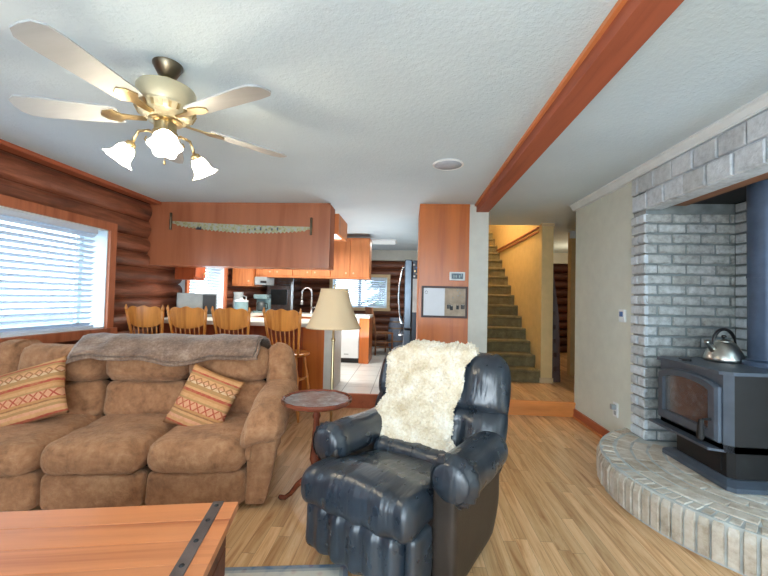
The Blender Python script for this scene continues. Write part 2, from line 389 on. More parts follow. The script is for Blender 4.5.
def thing(name, label, cat, loc=(0, 0, 0), rz=0, group=None, rot=None):
    o = D.objects.new(name, None); COL.objects.link(o)
    o.empty_display_size = .1
    o.location = loc; o.rotation_euler = rot or (0, 0, rz)
    o['label'] = label; o['category'] = cat
    if group: o['group'] = group
    bpy.context.view_layer.update()
    return o
def tag(o, label, cat, group=None):
    o['label'] = label; o['category'] = cat
    if group: o['group'] = group
    return o
def struct(b, name, mat, **k):
    o = b.build(name, mat, **k); o['kind'] = 'structure'; return o
def copy_tree(o, parent=None):
    c = o.copy(); COL.objects.link(c); c.parent = parent
    for ch in [x for x in D.objects if x.parent == o]: copy_tree(ch, c)
    return c
def nz(p, f, a): return mnoise.noise(Vector(p)*f)*a
def lerp(a, b, t): return a+(b-a)*t
def interp(tab, t):
    if t <= tab[0][0]: return tab[0][1]
    for (a, x), (b, y) in zip(tab, tab[1:]):
        if t <= b: return lerp(x, y, (t-a)/(b-a) if b > a else 0)
    return tab[-1][1]

# ------------------------------------------------------------------ setting
CE = 2.44; PL = .165; YP = 4.46; YF = 8.8; XL = -3.285; XR = 1.93
b = B(); b.box((-3.35, -2.6, -.12), (2.75, YP+.02, 0)); struct(b, 'floor', M['floor'])
b = B(); b.box((-3.35, YP+.02, -.12), (.12, YF+.2, PL)); b_ = struct(b, 'floor_kitchen', M['tile'])
b = B(); b.box((.12, YP+.02, -.12), (4.6, YF+.2, PL)); struct(b, 'floor_hall', M['floor'])
b = B(); b.box((-1.0, YP, 0), (.13, YP+.02, PL)); b.box((-1.0, YP-.012, PL-.03), (.13, YP+.03, PL+.003)); struct(b, 'trim_kitchen_step', M['trim'])
b = B(); b.box((.9, YP, 0), (XR, YP+.02, PL)); b.box((.9, YP-.012, PL-.026), (XR, YP+.03, PL+.003)); struct(b, 'trim_hall_step', M['trimx'])
# ceilings (stairwell opening X .92-1.9, Y 5.65-9.4)
b = B()
b.box((-3.35, -2.6, CE), (.92, YF+.2, CE+.12)); b.box((.92, -2.6, CE), (4.6, 5.65, CE+.12)); b.box((1.99, 5.65, CE), (4.6, YF+.2, CE+.12))
struct(b, 'ceiling', M['ceil'])
# left log wall (logs along Y), openings for two windows
W1 = (1.55, 3.64, .93, 1.95); W2 = (5.12, 6.15, .98, 1.8)
bounds = [2.42, 2.2, 1.985, 1.8, 1.62, 1.44, 1.25, 1.06, .87, .68, .49, .3, .11, 0]
def log_geo(b, axis, plane, sgn, a0, a1, z0, z1, rad_, seed):
    zc, hz = (z0+z1)/2, (z1-z0)/2
    nseg = max(2, int((a1-a0)/.22))
    def fn(u, v):
        a = lerp(a0, a1, u); th = -pi/2+pi*v
        wob = 1+.10*mnoise.noise(Vector((a*.9, seed*3.1, 0)))+.05*mnoise.noise(Vector((a*3, seed*3.1, th)))
        z = zc+hz*sin(th)*1.0; d = rad_*cos(th)*wob+.006*mnoise.noise(Vector((a*2.2, seed, 7)))
        return Vector((plane+sgn*d, a, z)) if axis == 'y' else Vector((a, plane+sgn*d, z))
    vs = b.grid(fn, nseg, 10)
    b.bm.faces.new([v for v in vs[0]]); b.bm.faces.new([v for v in vs[-1]][::-1])
b = B()
for i, (z1, z0) in enumerate(zip(bounds, bounds[1:])):
    segs = [(-2.6, YF+.1)]
    for (y0, y1, za, zb) in (W1, W2):
        if z0 < zb-.03 and z1 > za+.03:
            segs = [q for (s0, s1) in segs for q in ((s0, min(s1, y0)), (max(s0, y1), s1)) if q[1]-q[0] > .05]
    for (s0, s1) in segs: log_geo(b, 'y', XL, 1, s0, s1, z0, z1, .085, i+s0)
for (y0, y1, za, zb) in ((-2.6, W1[0], 0, CE), (W1[1], W2[0], 0, CE), (W2[1], YF+.2, 0, CE), (W1[0], W1[1], 0, W1[2]), (W1[0], W1[1], W1[3], CE), (W2[0], W2[1], 0, W2[2]), (W2[0], W2[1], W2[3], CE)):
    b.box((XL-.1, y0, za), (XL+.02, y1, zb))
struct(b, 'wall_left', M['log'], smooth=True, auto=50)
b = B(); b.box((-3.2, -2.5, 2.405), (-3.085, YP, CE)); struct(b, 'trim_log_wall_top', M['trim'])
# far wall logs (Y = 8.8) with window 3, white header above
W3 = (-1.80, -.50, 1.08, 1.80)
b = B(); zb_ = [2.2, 2.0, 1.81, 1.62, 1.43, 1.25, 1.06, .88, .7, .52, .34, PL]
for i, (z1, z0) in enumerate(zip(zb_, zb_[1:])):
    segs = [(-3.2, .95)]
    if z0 < W3[3]-.03 and z1 > W3[2]+.03: segs = [(-3.2, W3[0]), (W3[1], .95)]
    for s in segs: log_geo(b, 'x', YF+.1, -1, s[0], s[1], z0, z1, .1, i+s[0]*2)
for (x0, x1, za, zb) in ((-3.3, W3[0], 0, CE), (W3[1], .95, 0, CE), (W3[0], W3[1], 0, W3[2]), (W3[0], W3[1], W3[3], CE)):
    b.box((x0, YF+.08, za), (x1, YF+.2, zb))
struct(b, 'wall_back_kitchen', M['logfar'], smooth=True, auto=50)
b = B(); b.box((-3.2, YF-.06, 2.2), (.95, YF+.08, CE)); struct(b, 'trim_kitchen_header', M['wallwhite'])
b = B()
for i, (z1, z0) in enumerate(zip(zb_, zb_[1:])): log_geo(b, 'x', YF+.1, -1, 1.95, 4.6, z0, z1, .1, i+9)
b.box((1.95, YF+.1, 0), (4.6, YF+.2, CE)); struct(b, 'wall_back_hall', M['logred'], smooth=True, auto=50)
b = B(); b.box((1.95, YF-.05, 2.2), (4.6, YF+.08, CE)); struct(b, 'trim_hall_header', M['wallwhite'])
# partition between kitchen and stairs
b = B(); b.box((.13, YP+.02, PL), (.70, YP+.62, CE)); b.box((.70, YP-.005, 0), (.925, YP+.62, CE)); b.box((.82, YP+.62, PL), (.92, YF+.9, 4.2)); b.box((.13, YP, 0), (.7, YP+.02, .2))
struct(b, 'wall_partition', M['wallwhite'])
b = B(); b.box((.12, YP-.02, .0), (.70, YP+.02, CE-.03)); b.box((.118, YP-.022, CE-.035), (.702, YP+.02, CE)); struct(b, 'trim_partition_panel', M['panel'])
b = B(); b.box((.115, YP-.0, PL), (.13, YP+.62, CE)); struct(b, 'trim_partition_edge', M['cab'])
# right wall, crown, baseboard
b = B(); b.box((XR, 3.34, 0), (XR+.12, YP+.02, CE)); struct(b, 'wall_right', M['wall'])
b = B(); b.box((XR-.016, 3.45, .004), (XR, YP, .1)); struct(b, 'baseboard_right', M['trim'])
b = B(); b.box((XR-.03, 3.4, 0), (XR-.016, YP, .02)); struct(b, 'trim_shoe_right', M['beamtrim'])
def crownprof(x): return [(x+.02, CE), (x-.075, CE), (x-.075, CE-.012), (x-.06, CE-.02), (x-.052, CE-.036), (x-.044, CE-.052), (x-.038, CE-.054), (x-.038, CE-.066), (x+.02, CE-.066)]
b = B(); b.prism([(p[0], -2.5, p[1]) for p in crownprof(XR)], (0, YP+2.52, 0)); struct(b, 'trim_crown_right', M['crown'])
# soffit, beam
b = B(); b.box((-3.24, YP-.02, 1.655), (-.965, YP, CE)); b.box((-3.14, YP, 1.655), (-.965, YP+.3, 1.675))
b.box((-.99, YP-.026, 1.65), (-.96, YP-.015, CE)); b.box((-3.24, YP-.026, CE-.02), (-.96, YP-.015, CE))
struct(b, 'soffit', M['soffit'])
b = B(); b.box((-.985, YP+.001, 1.66), (-.968, YP+.3, CE)); struct(b, 'trim_soffit_end', M['soffitmat'])
b = B(); b.box((.778, -2.5, 2.349), (.92, YP-.004, CE), bev=.004); struct(b, 'ceiling_beam', M['beam'])
b = B(); b.box((.757, -2.5, 2.418), (.778, YP-.004, CE)); struct(b, 'trim_beam', M['beamtrim'])
# stairwell and hall
b = B(); b.box((1.9, 5.5, PL), (2.06, YF+.9, CE)); b.box((1.9, 5.65, CE), (2.06, YF+.9, 4.2)); struct(b, 'wall_stair_right', M['walltan'])
b = B(); b.box((.82, YF+.9, 2.3), (2.06, YF+1.0, 4.2)); b.box((.82, 5.6, 4.2), (2.06, YF+1.0, 4.3)); b.box((.92, 5.55, CE+.12), (1.9, 5.65, 4.2)); struct(b, 'wall_upper_stairwell', M['walltan'])
b = B(); b.box((1.876, 5.62, 2.33), (1.9, YF+.7, 2.345)); b.box((1.87, 5.62, 2.39), (1.9, YF+.7, 2.41)); struct(b, 'trim_stairwell', M['trim'])
b = B(); b.box((2.05, 5.48, 2.38), (2.066, 5.7, CE)); b.box((1.885, 5.48, 2.40), (2.07, 5.5, CE)); b.box((1.885, 5.485, PL), (2.07, 5.5, PL+.07)); struct(b, 'trim_stair_post', M['casing_light'])
b = B(); b.box((2.56, 6.1, PL), (4.6, 6.22, CE)); struct(b, 'wall_hall_right', M['walltan'])
b = B(); b.box((2.53, 6.06, 2.33), (4.6, 6.1, CE)); struct(b, 'trim_hall_crown', M['crown'])
b = B(); b.box((4.5, YP, 0), (4.6, YF+.2, CE)); b.box((XR+.12, YP, 0), (4.6, YP+.02, CE)); struct(b, 'wall_hall_end', M['walltan'])
# wall behind the camera, with wide window openings; right wall beyond the chimney
b = B()
for (x0, x1, za, zb) in ((-3.35, -2.7, 0, CE), (-.35, .1, 0, CE), (1.6, 2.75, 0, CE), (-2.7, -.35, 0, .12), (-2.7, -.35, 2.3, CE), (.1, 1.6, 2.3, CE)):
    b.box((x0, -2.6, za), (x1, -2.5, zb))
struct(b, 'wall_rear', M['wall'])
b = B(); b.box((XR, -2.5, 0), (XR+.12, 1.4, CE)); struct(b, 'wall_right_near', M['wall'])

def mkwindow(name, axis, plane, out, a0, a1, z0, z1, mull, casemat, cw=.08, depth=.15):
    """framed window in an opening; axis = direction it runs along, out = outward sign"""
    def bx(b, p0, p1, q0, q1, z_0, z_1):
        if axis == 'y': b.box((min(q0, q1), p0, z_0), (max(q0, q1), p1, z_1))
        else: b.box((p0, min(q0, q1), z_0), (p1, max(q0, q1), z_1))
    q0 = plane; q1 = plane+out*.03
    b = B()
    bx(b, a0-cw, a1+cw, q0-out*.0, q1, z1, z1+cw); bx(b, a0-cw, a0, q0, q1, z0-cw, z1); bx(b, a1, a1+cw, q0, q1, z0-cw, z1); bx(b, a0-cw-.02, a1+cw+.02, q0-out*.03, q1, z0-cw, z0)
    o = struct(b, name, casemat)
    b = B(); d = plane+out*depth
    bx(b, a0, a0+.012, q1, d, z0, z1); bx(b, a1-.012, a1, q1, d, z0, z1); bx(b, a0, a1, q1, d, z1-.012, z1); bx(b, a0, a1, q1, d, z0, z0+.015)
    b.build('window_reveal', M['crown'], o)
    b = B(); f0, f1 = d-out*.03, d
    bx(b, a0, a1, f0, f1, z0, z0+.05); bx(b, a0, a1, f0, f1, z1-.05, z1); bx(b, a0, a0+.05, f0, f1, z0, z1); bx(b, a1-.05, a1, f0, f1, z0, z1)
    for mm in mull: bx(b, mm-.035, mm+.035, f0, f1, z0, z1)
    b.build('window_sash', M['crown'], o)
    b = B(); g = d-out*.014; bx(b, a0+.04, a1-.04, g, g+out*.004, z0+.04, z1-.04)
    b.build('window_pane', M['glass'], o)
    return o
mkwindow('window_1', 'y', -3.055, -1, W1[0], W1[1], W1[2]+.01, W1[3]-.01, [2.62], M['casing'], .08, .32)
mkwindow('window_2', 'y', -3.09, -1, W2[0], W2[1], W2[2], W2[3], [5.63], M['casing'], .07, .28)
mkwindow('window_3', 'x', YF-.03, 1, W3[0], W3[1], W3[2], W3[3], [-1.16], M['casing_light'], .07, .16)

def blind(name, label, axis, plane, a0, a1, z0, z1, pitch, width, tilt, loc):
    t = thing(name, label, 'blind', loc)
    def P(a, q, z): return Vector((q, a, z)) if axis == 'y' else Vector((a, q, z))
    b = B(); lo, hi = P(a0, plane-.03, z1-.05), P(a1, plane+.03, z1)
    b.box([min(x, y) for x, y in zip(lo, hi)], [max(x, y) for x, y in zip(lo, hi)], bev=.004); b.build('headrail', M['vinyl'], t)
    b = B(); z = z1-.075; k = 0
    while z > z0+.035:
        q = [(-width/2*cos(tilt), -width/2*sin(tilt)), (0, .003), (width/2*cos(tilt), width/2*sin(tilt))]
        top = [(x, zz+.0013) for x, zz in q]; bot = [(x, zz-.0013) for x, zz in q[::-1]]
        b.prism([P(a0+.01, plane+x, z+zz) for x, zz in top+bot], P(a1-a0-.02, 0, 0)); z -= pitch
    b.build('slats', M['vinyl'], t)
    b = B(); lo, hi = P(a0, plane-.025, z0), P(a1, plane+.025, z0+.022)
    b.box([min(x, y) for x, y in zip(lo, hi)], [max(x, y) for x, y in zip(lo, hi)], bev=.003); b.build('bottom_rail', M['vinyl'], t)
    for f in (.12, .5, .88):
        b = B(); a = lerp(a0, a1, f)
        for s in (-1, 1): b.tube([P(a, plane+s*width*.5, z0+.01), P(a, plane+s*width*.5, z1-.04)], .0016, 5)
        b.build('ladder_cord', M['vinyl'], t)
    return t
blind('window_blind', 'white slatted blind in the large window of the log wall beside the sofa', 'y', -3.135, 1.57, 3.54, .955, 1.93, .054, .05, rad(30), (-3.135, 2.6, .955))
blind('window_blind', 'white slatted blind in the kitchen side window above the microwave', 'y', -3.15, W2[0]+.03, W2[1]-.03, W2[2]+.03, W2[3]-.02, .045, .045, rad(30), (-3.15, 5.6, 1.0))
blind('window_blind', 'white slatted blind in the far kitchen window beyond the dining chair', 'x', YF+.04, W3[0]+.03, W3[1]-.03, W3[2]+.03, W3[3]-.02, .05, .045, rad(-38), (-1.15, YF+.04, 1.1))

# ------------------------------------------------------------------ outdoors
b = B(); b.box((-30, -25, -.6), (-3.6, 40, -.5)); b.box((-3.6, YF+1.4, -.6), (30, 40, -.5)); b.box((-3.6, -25, -.6), (30, -2.9, -.5)); struct(b, 'ground_outside', M['ground'])
def tree(x, y, h, r, label, seed):
    t = thing('conifer_tree', label, 'tree', (x, y, -.5), 0, 'trees outside the windows')
    b = B(); b.tube([(0, 0, 0), (.03, .02, h*.5), (0, 0, h)], [r*.14, r*.09, .02], 8); b.build('trunk', M['bark'], t, local=True, smooth=True)
    b = B(); rnd = random.Random(seed)
    for k in range(260):
        z = h*(.18+.8*(k/260)); a = rnd.random()*6.28; L = r*(1-(z/h)*.85)*rnd.uniform(.6, 1.0)
        p0 = Vector((cos(a)*.05, sin(a)*.05, z)); p1 = Vector((cos(a)*L, sin(a)*L, z-.25*L)); w = Vector((-sin(a), cos(a), 0))*.16*L
        mid = (p0+p1)/2+Vector((0, 0, .08))
        b.quad(p0, mid-w, p1, mid+w); b.quad(p0, mid-w-Vector((0, 0, .12)), p1, mid+w-Vector((0, 0, .12)))
    b.build('foliage', M['leaf'], t, local=True)
for k, (x, y, h, r) in enumerate([(-3.6, 14.5, 5, 1.6), (-1.2, 17.5, 6, 2.0), (-9.5, 11.5, 5, 1.5)]):
    tree(x, y, h, r, 'green conifer tree seen through the blinds outside the log house', k+3)

# ------------------------------------------------------------------ fireplace
def brick(b, c, u, v, n, lu, lv, dep, ch=.007, jit=.002):
    u, v, n = Vector(u), Vector(v), Vector(n)
    c = Vector(c)+n*random.uniform(-jit, jit)*1.5
    lu *= 1+random.uniform(-.02, .02)
    A = []
    for (su, sv) in ((-1, -1), (1, -1), (1, 1), (-1, 1)):
        j = lambda: random.uniform(-jit, jit)
        A.append((c+u*(su*lu/2+j())+v*(sv*lv/2+j())-n*dep, c+u*(su*lu/2+j())+v*(sv*lv/2+j())-n*ch, c+u*(su*(lu/2-ch)+j())+v*(sv*(lv/2-ch)+j())))
    V = [[b.bm.verts.new(p) for p in q] for q in A]
    b.bm.faces.new([q[2] for q in V])
    for i in range(4):
        j = (i+1) % 4
        for k in (0, 1): b.bm.faces.new((V[i][k], V[j][k], V[j][k+1], V[i][k+1]))
def brickwall(b, o, u, v, n, W, H, bl=.205, bh=.066, g=.017, dep=.03, start=0):
    o = Vector(o); u_, v_ = Vector(u), Vector(v); row = 0; z = g/2
    while z+bh <= H+.02:
        hh = min(bh, H-z)
        x = -((row+start) % 2)*(bl+g)/2
        while x < W:
            x0, x1 = max(0, x), min(W, x+bl)
            if x1-x0 > .02 and hh > .015: brick(b, o+u_*((x0+x1)/2)+v_*(z+hh/2), u, v, n, x1-x0, hh, dep)
            x += bl+g
        z += bh+g; row += 1
HZ = .225; HC = Vector((2.34, 2.62, 0)); HR = .955; XB = 1.895; YA = 3.15; ZH = 2.08; XA = 2.585; YN = 1.95
fp = thing('brick_fireplace', 'whitewashed brick fireplace alcove with curved raised hearth on the right wall', 'fireplace', (XB, 2.6, 0))
b = B(); b.box((XB+.022, YA+.02, 0), (XB+.2, 3.33, CE-.1)); b.build('pillar_core', M['mortar'], fp)
b = B(); brickwall(b, (XB, 3.335, HZ), (0, -1, 0), (0, 0, 1), (-1, 0, 0), .185, ZH-HZ, .185, .066, .017, .03)
b.build('pillar', M['brick'], fp)
b = B()
yy = 3.335
for row in range(2):
    y = 3.335-(.09 if row else 0); z = ZH+.006+row*.147
    if row: brick(b, (XB, 3.335-.04, z+.067), (0, -1, 0), (0, 0, 1), (-1, 0, 0), .078, .134, .03)
    while y > YN-.5:
        brick(b, (XB, y-.1, z+.067), (0, -1, 0), (0, 0, 1), (-1, 0, 0), .19, .134, .03); y -= .202
b.build('header', M['brick'], fp)
b = B(); b.box((XB+.022, 1.2, ZH), (XB+.14, 3.33, CE-.02)); b.build('header_core', M['brick'], fp)
b = B(); brickwall(b, (XB+.005, YA, HZ), (1, 0, 0), (0, 0, 1), (0, -1, 0), XA-XB, ZH-HZ-.0, .205, .066, .017, .03, 1); b.build('alcove_side', M['brickg'], fp)
b = B(); b.box((XB+.024, YA+.018, 0), (XA+.1, YA+.12, CE)); b.box((XA+.02, 1.3, 0), (XA+.12, YA+.1, CE)); b.build('alcove_core', M['mortardk'], fp)
b = B(); brickwall(b, (XA, YA, HZ), (0, -1, 0), (0, 0, 1), (-1, 0, 0), 1.6, ZH+.1-HZ, .205, .066, .017, .03); b.build('alcove_back', M['brick'], fp)
b = B(); b.box((XB+.14, 1.4, ZH+.03), (XB+.32, YA, ZH+.07)); b.build('lintel_board', wood('lintel_wood', (150, 104, 74), (110, 70, 46), 1, .6), fp)
b = B(); b.box((XB+.32, 1.4, ZH+.05), (XA+.1, YA+.05, ZH+.1)); b.build('alcove_ceiling', M['stovedk'], fp)
# hearth
a0, a1 = pi-math.acos((HC.x-XR)/HR), pi+math.acos((HC.x-XR)/HR)
b = B(); N = 40
rim = [HC+Vector((cos(lerp(a0, a1, k/N)), sin(lerp(a0, a1, k/N)), 0))*(HR-.018) for k in range(N+1)]
poly = [(XA+.02, rim[0].y-.34, 0)]+[(XR+.0, rim[0].y, 0)]+[tuple(p) for p in rim]+[(XR, rim[-1].y, 0), (XA+.02, rim[-1].y, 0)]
poly = [(XA+.02, YA+.01, 0), (XB+.03, YA+.01, 0), (XB+.03, rim[0].y, 0)]+[tuple(p) for p in rim if p.x < XB+.03]+[(XB+.03, rim[-1].y, 0), (XA+.02, rim[-1].y, 0)]
b.prism(poly, (0, 0, HZ-.004)); b.build('hearth_core', M['mortarlt'], fp)
b = B(); n = 36
for k in range(n):
    a = lerp(a0, a1, (k+.5)/n); rd = Vector((cos(a), sin(a), 0)); tg = Vector((-sin(a), cos(a), 0)); w = HR*(a1-a0)/n-.014
    if (HC+rd*HR).x > XB+.02: continue
    # soldier brick with a rounded top outer edge
    w2 = w/2*(1+random.uniform(-.05, .03)); r0 = HR+random.uniform(-.004, .006); zt = HZ+random.uniform(-.004, .004)
    prof = [(r0-.105, .02), (r0, .02), (r0+.002, zt-.055), (r0-.012, zt-.02), (r0-.04, zt), (r0-.105, zt)]
    for s0, s1, ins in ((-1, 1, 0),):
        pts = [HC+rd*p+Vector((0, 0, z)) for p, z in prof]
        L = [[b.bm.verts.new(p+tg*(q*w2)+rd*0) for p in pts] for q in (-1, -.86, .86, 1)]
        for q, ring in enumerate(L):
            if q in (0, 3):
                for v in ring: v.co = v.co-rd*.006-Vector((0, 0, .006))
        for A, C in zip(L, L[1:]):
            for i in range(len(pts)-1): b.bm.faces.new((A[i], A[i+1], C[i+1], C[i]))
        b.bm.faces.new(L[0]); b.bm.faces.new(L[-1][::-1])
b.build('hearth_edge', M['hearth'], fp)
b = B(); r = HR-.125; ring = 0
while r > .25:
    nn = max(6, int(r*(a1-a0)/.2))
    for k in range(nn):
        a = lerp(a0, a1, (k+(.5 if ring % 2 else 0)+.25)/nn); rd = Vector((cos(a), sin(a), 0)); tg = Vector((-sin(a), cos(a), 0))
        c = HC+rd*(r-.048)
        if c.x > XA-.12 or (c.x > XB-.03 and c.y > YA-.12): continue
        brick(b, c+Vector((0, 0, HZ)), tg, rd, (0, 0, 1), r*(a1-a0)/nn-.014, .088, .02, .005, .002)
    r -= .102; ring += 1
b.build('hearth_top', M['hearth'], fp)

# ------------------------------------------------------------------ wood stove
SX, SY = 1.85, 2.62
st = thing('wood_stove', 'black steel wood stove standing on the curved brick hearth', 'stove', (SX+.32, SY, HZ+.004))
y0, y1, z0, z1, xb = SY-.295, SY+.325, .455, .905, SX+.62
def chamf(x0, x1, ya, yb, c): return [(x0+c, ya), (x1, ya), (x1, yb), (x0+c, yb), (x0, yb-c), (x0, ya+c)]
b = B()
# body walls with a door opening: front frame pieces + sides
c = .035
def pri(b, pl, za, zb): b.prism([(x, y, za) for x, y in pl], (0, 0, zb-za))
pri(b, chamf(SX+.02, xb, y0, y1, c), z0, z0+.04)
b.prism([(SX+.02+c, y0, z0), (xb, y0, z0), (xb, y0+.02, z0), (SX+.02+c, y0+.02, z0)], (0, 0, z1-z0))
b.prism([(SX+.02+c, y1-.02, z0), (xb, y1-.02, z0), (xb, y1, z0), (SX+.02+c, y1, z0)], (0, 0, z1-z0))
b.box((xb-.02, y0, z0), (xb, y1, z1))
b.build('body', M['stovedk'], st)  # sides use the darker steel, so their shade is painted in
b = B()
for ya, yb in ((y0, y0+.09), (y1-.09, y1)):
    s = ya == y0
    b.prism([(SX+.02+c, y0, z0), (SX+.02, y0+c, z0), (SX+.02, yb, z0), (SX+.05, yb, z0)] if s else [(SX+.05, ya, z0), (SX+.02, ya, z0), (SX+.02, y1-c, z0), (SX+.02+c, y1, z0)], (0, 0, z1-z0))
b.box((SX+.02, y0+.09, z0), (SX+.05, y1-.09, z0+.08)); b.box((SX+.02, y0+.09, z1-.06), (SX+.05, y1-.09, z1))
b.build('front_frame', M['stove'], st)
b = B(); pl = chamf(SX-.005, xb+.02, y0-.012, y1+.012, .045); pri(b, pl, z1, z1+.02)
b.build('top_plate', M['stove'], st)
b = B(); b.box((SX+.06, y0+.03, z0+.05), (xb-.12, y0+.06, z1-.02)); b.box((SX+.06, y1-.06, z0+.05), (xb-.12, y1-.03, z1-.02)); b.box((xb-.16, y0+.03, z0+.05), (xb-.12, y1-.03, z1-.02)); b.box((SX+.06, y0+.03, z0+.045), (xb-.12, y1-.03, z0+.06))
b.build('firebox', M['firebrick'], st)
# door: arched frame
def arch(ya, yb, za, zb, rise, n=14, ins=0):
    pts = [(ya+ins, za+ins), (yb-ins, za+ins)]
    for k in range(n+1):
        t = k/n; y = lerp(yb-ins, ya+ins, t); zz = zb-ins-rise+rise*sin(pi*t)**.6 if rise else zb-ins
        pts.append((y, zz))
    return pts
o_ = arch(y0+.045, y1-.045, z0+.045, z1-.03, .05); i_ = arch(y0+.105, y1-.105, z0+.105, z1-.075, .035)
b = B()
def ringwall(b, O, I, xa, xb_):
    A = [[b.bm.verts.new((x, y, z)) for (y, z) in P] for P, x in ((O, xb_), (O, xa+.012), ([(lerp(p[0], q[0], .25), lerp(p[1], q[1], .25)) for p, q in zip(O, I)], xa), (I, xa), (I, xb_))]
    n = len(O)
    for R0, R1 in zip(A, A[1:]):
        for k in range(n): b.bm.faces.new((R0[k], R0[(k+1) % n], R1[(k+1) % n], R1[k]))
    for k in range(n): b.bm.faces.new((A[-1][k], A[-1][(k+1) % n], A[0][(k+1) % n], A[0][k]))
ringwall(b, o_, i_, SX-.014, SX+.025); dr = b.build('door', M['stove'], st)
b = B(); b.prism([(SX+.004, y, z) for y, z in i_], (.006, 0, 0)); b.build('door_glass', M['stoveglass'], dr)
b = B(); b.tube([(SX-.014, y0+.085, z0+.17), (SX-.06, y0+.08, z0+.17), (SX-.075, y0+.075, z0+.15)], .008, 8); b.tube([(SX-.075, y0+.075, z0+.17), (SX-.078, y0+.075, z0+.13), (SX-.08, y0+.075, z0+.06), (SX-.075, y0+.075, z0+.045)], [.011, .017, .02, .008], 12)
b.build('door_handle', M['stovedk'], dr)
b = B(); b.prism([(SX+.03, y0+.03, z0-.005), (SX-.05, y0+.06, z0-.005), (SX-.05, y1-.01, z0-.005), (SX+.03, y1, z0-.005)], (0, 0, .014)); b.build('ash_lip', M['stove'], st)
b = B(); pri(b, chamf(SX+.09, xb-.02, y0+.07, y1-.07, .03), HZ+.03, z0); b.box((SX+.083, SY-.16, HZ+.08), (SX+.09, SY+.16, z0-.02)); b.build('pedestal', M['stovedk'], st)
b = B(); pl0 = chamf(SX+.035, xb, y0-.0, y1+.0, .03); pl1 = chamf(SX+.075, xb, y0+.05, y1-.05, .03)
A = [b.bm.verts.new((x, y, HZ+.004)) for x, y in pl0]; A2 = [b.bm.verts.new((x, y, HZ+.03)) for x, y in pl0]; C_ = [b.bm.verts.new((x, y, HZ+.055)) for x, y in pl1]
for R0, R1 in ((A, A2), (A2, C_)):
    for k in range(6): b.bm.faces.new((R0[k], R0[(k+1) % 6], R1[(k+1) % 6], R1[k]))
b.bm.faces.new(A[::-1]); b.bm.faces.new(C_); b.build('base_plate', M['stove'], st)
PX = SX+.505
b = B(); b.lathe([(.135, z1+.02), (.135, z1+.05), (.108, z1+.055), (.1, z1+.06), (.1, 1.5), (.104, 1.5), (.104, 1.53), (.1, 1.53), (.1, ZH+.05)], 28, Matrix.Translation((PX, SY, 0))); b.build('flue_pipe', M['pipe'], st, smooth=True, auto=30)
b = B(); b.box((PX-.03, SY-.118, 1.72), (PX+.03, SY-.098, 1.76)); b.tube([(PX, SY-.11, 1.74), (PX, SY-.16, 1.74)], .005, 6); b.tube([(PX-.02, SY-.16, 1.73), (PX+.02, SY-.16, 1.76)], .007, 6); b.build('damper_handle', M['steel'], st)
b = B()
for k in range(22): b.tube([(SX+.55, y0+.03+k*.0265, z1+.022), (SX+.575, y0+.04+k*.0265, z1+.05), (SX+.61, y0+.03+k*.0265, z1+.022)], .005, 6)
for q in (.55, .61): b.tube([(SX+q, y0+.02, z1+.024), (SX+q, y1-.02, z1+.024)], .005, 6)
b.build('vent_grille', M['steel'], st)

# kettle
kt = thing('kettle', 'brushed steel whistling kettle with arched handle on top of the wood stove', 'kettle', (SX+.355, SY+.155, z1+.02))
kt.scale = (.93, .93, .93)
kt.rotation_euler.z = rad(190); bpy.context.view_layer.update()
b = B(); b.lathe([(.105, 0), (.118, .004), (.124, .014), (.122, .03), (.108, .07), (.088, .108), (.068, .135), (.056, .146), (.05, .148)], 36); b.build('body', M['steelbr'], kt, local=True, smooth=True, auto=50)
b = B(); b.lathe([(.054, .146), (.05, .155), (.03, .164), (.012, .168), (.006, .17)], 28); ld = b.build('lid', M['steelbr'], kt, local=True, smooth=True)
b = B(); b.lathe([(.005, .168), (.008, .176), (.014, .18), (.016, .188), (.01, .195), (.001, .196)], 16); b.build('lid_knob', M['black'], ld, local=True, smooth=True)
b = B(); b.tube([(.085, 0, .085), (.115, 0, .112), (.14, 0, .14), (.15, 0, .15)], [.026, .02, .016, .017], 14); b.build('spout', M['steelbr'], kt, local=True, smooth=True)
b = B(); b.tube([(.078*cos(a_)*1.25, 0, .115+.125*sin(a_)) for a_ in [pi*k/16 for k in range(17)]], [.007]*3+[.012]*11+[.007]*3, 10); b.build('handle', M['black'], kt, local=True, smooth=True)
# small black item on stove top
g = thing('stove_thermometer', 'small black magnetic thermometer lying on the stove top beside the kettle', 'thermometer', (SX+.08, SY+.12, z1+.02))
b = B(); b.lathe([(.026, 0), (.028, .003), (.028, .01), (.024, .014)], 20); b.build('case', M['black'], g, local=True, smooth=True, auto=40)
b = B(); b.tube([(-.024, 0, .010), (-.045, .01, .016)], .004, 6); b.build('pointer', M['black'], g, local=True)

# wall fittings
th = thing('wall_thermostat', 'white thermostat with blue display on the pale right wall', 'thermostat', (XR, 3.50, 1.2))
b = B(); b.box((XR-.022, 3.455, 1.145), (XR, 3.545, 1.262), bev=.006); b.build('case', M['white'], th)
b = B(); b.box((XR-.025, 3.475, 1.195), (XR-.02, 3.525, 1.24)); b.build('display', M['lcdblue'], th)
ol = thing('wall_outlet', 'white double outlet low on the right wall near the hearth', 'outlet', (XR, 3.62, .33))
b = B(); b.box((XR-.008, 3.575, .27), (XR, 3.655, .40), bev=.003); b.build('cover_plate', M['white'], ol)
for z in (.305, .365):
    b = B(); b.box((XR-.014, 3.597, z-.018), (XR-.006, 3.633, z+.018), bev=.005); rc = b.build('socket', M['greyplastic'], ol)
b = B(); b.box((XR-.05, 3.59, .338), (XR-.012, 3.63, .385), bev=.006); b.build('plug', M['greyplastic'], ol)

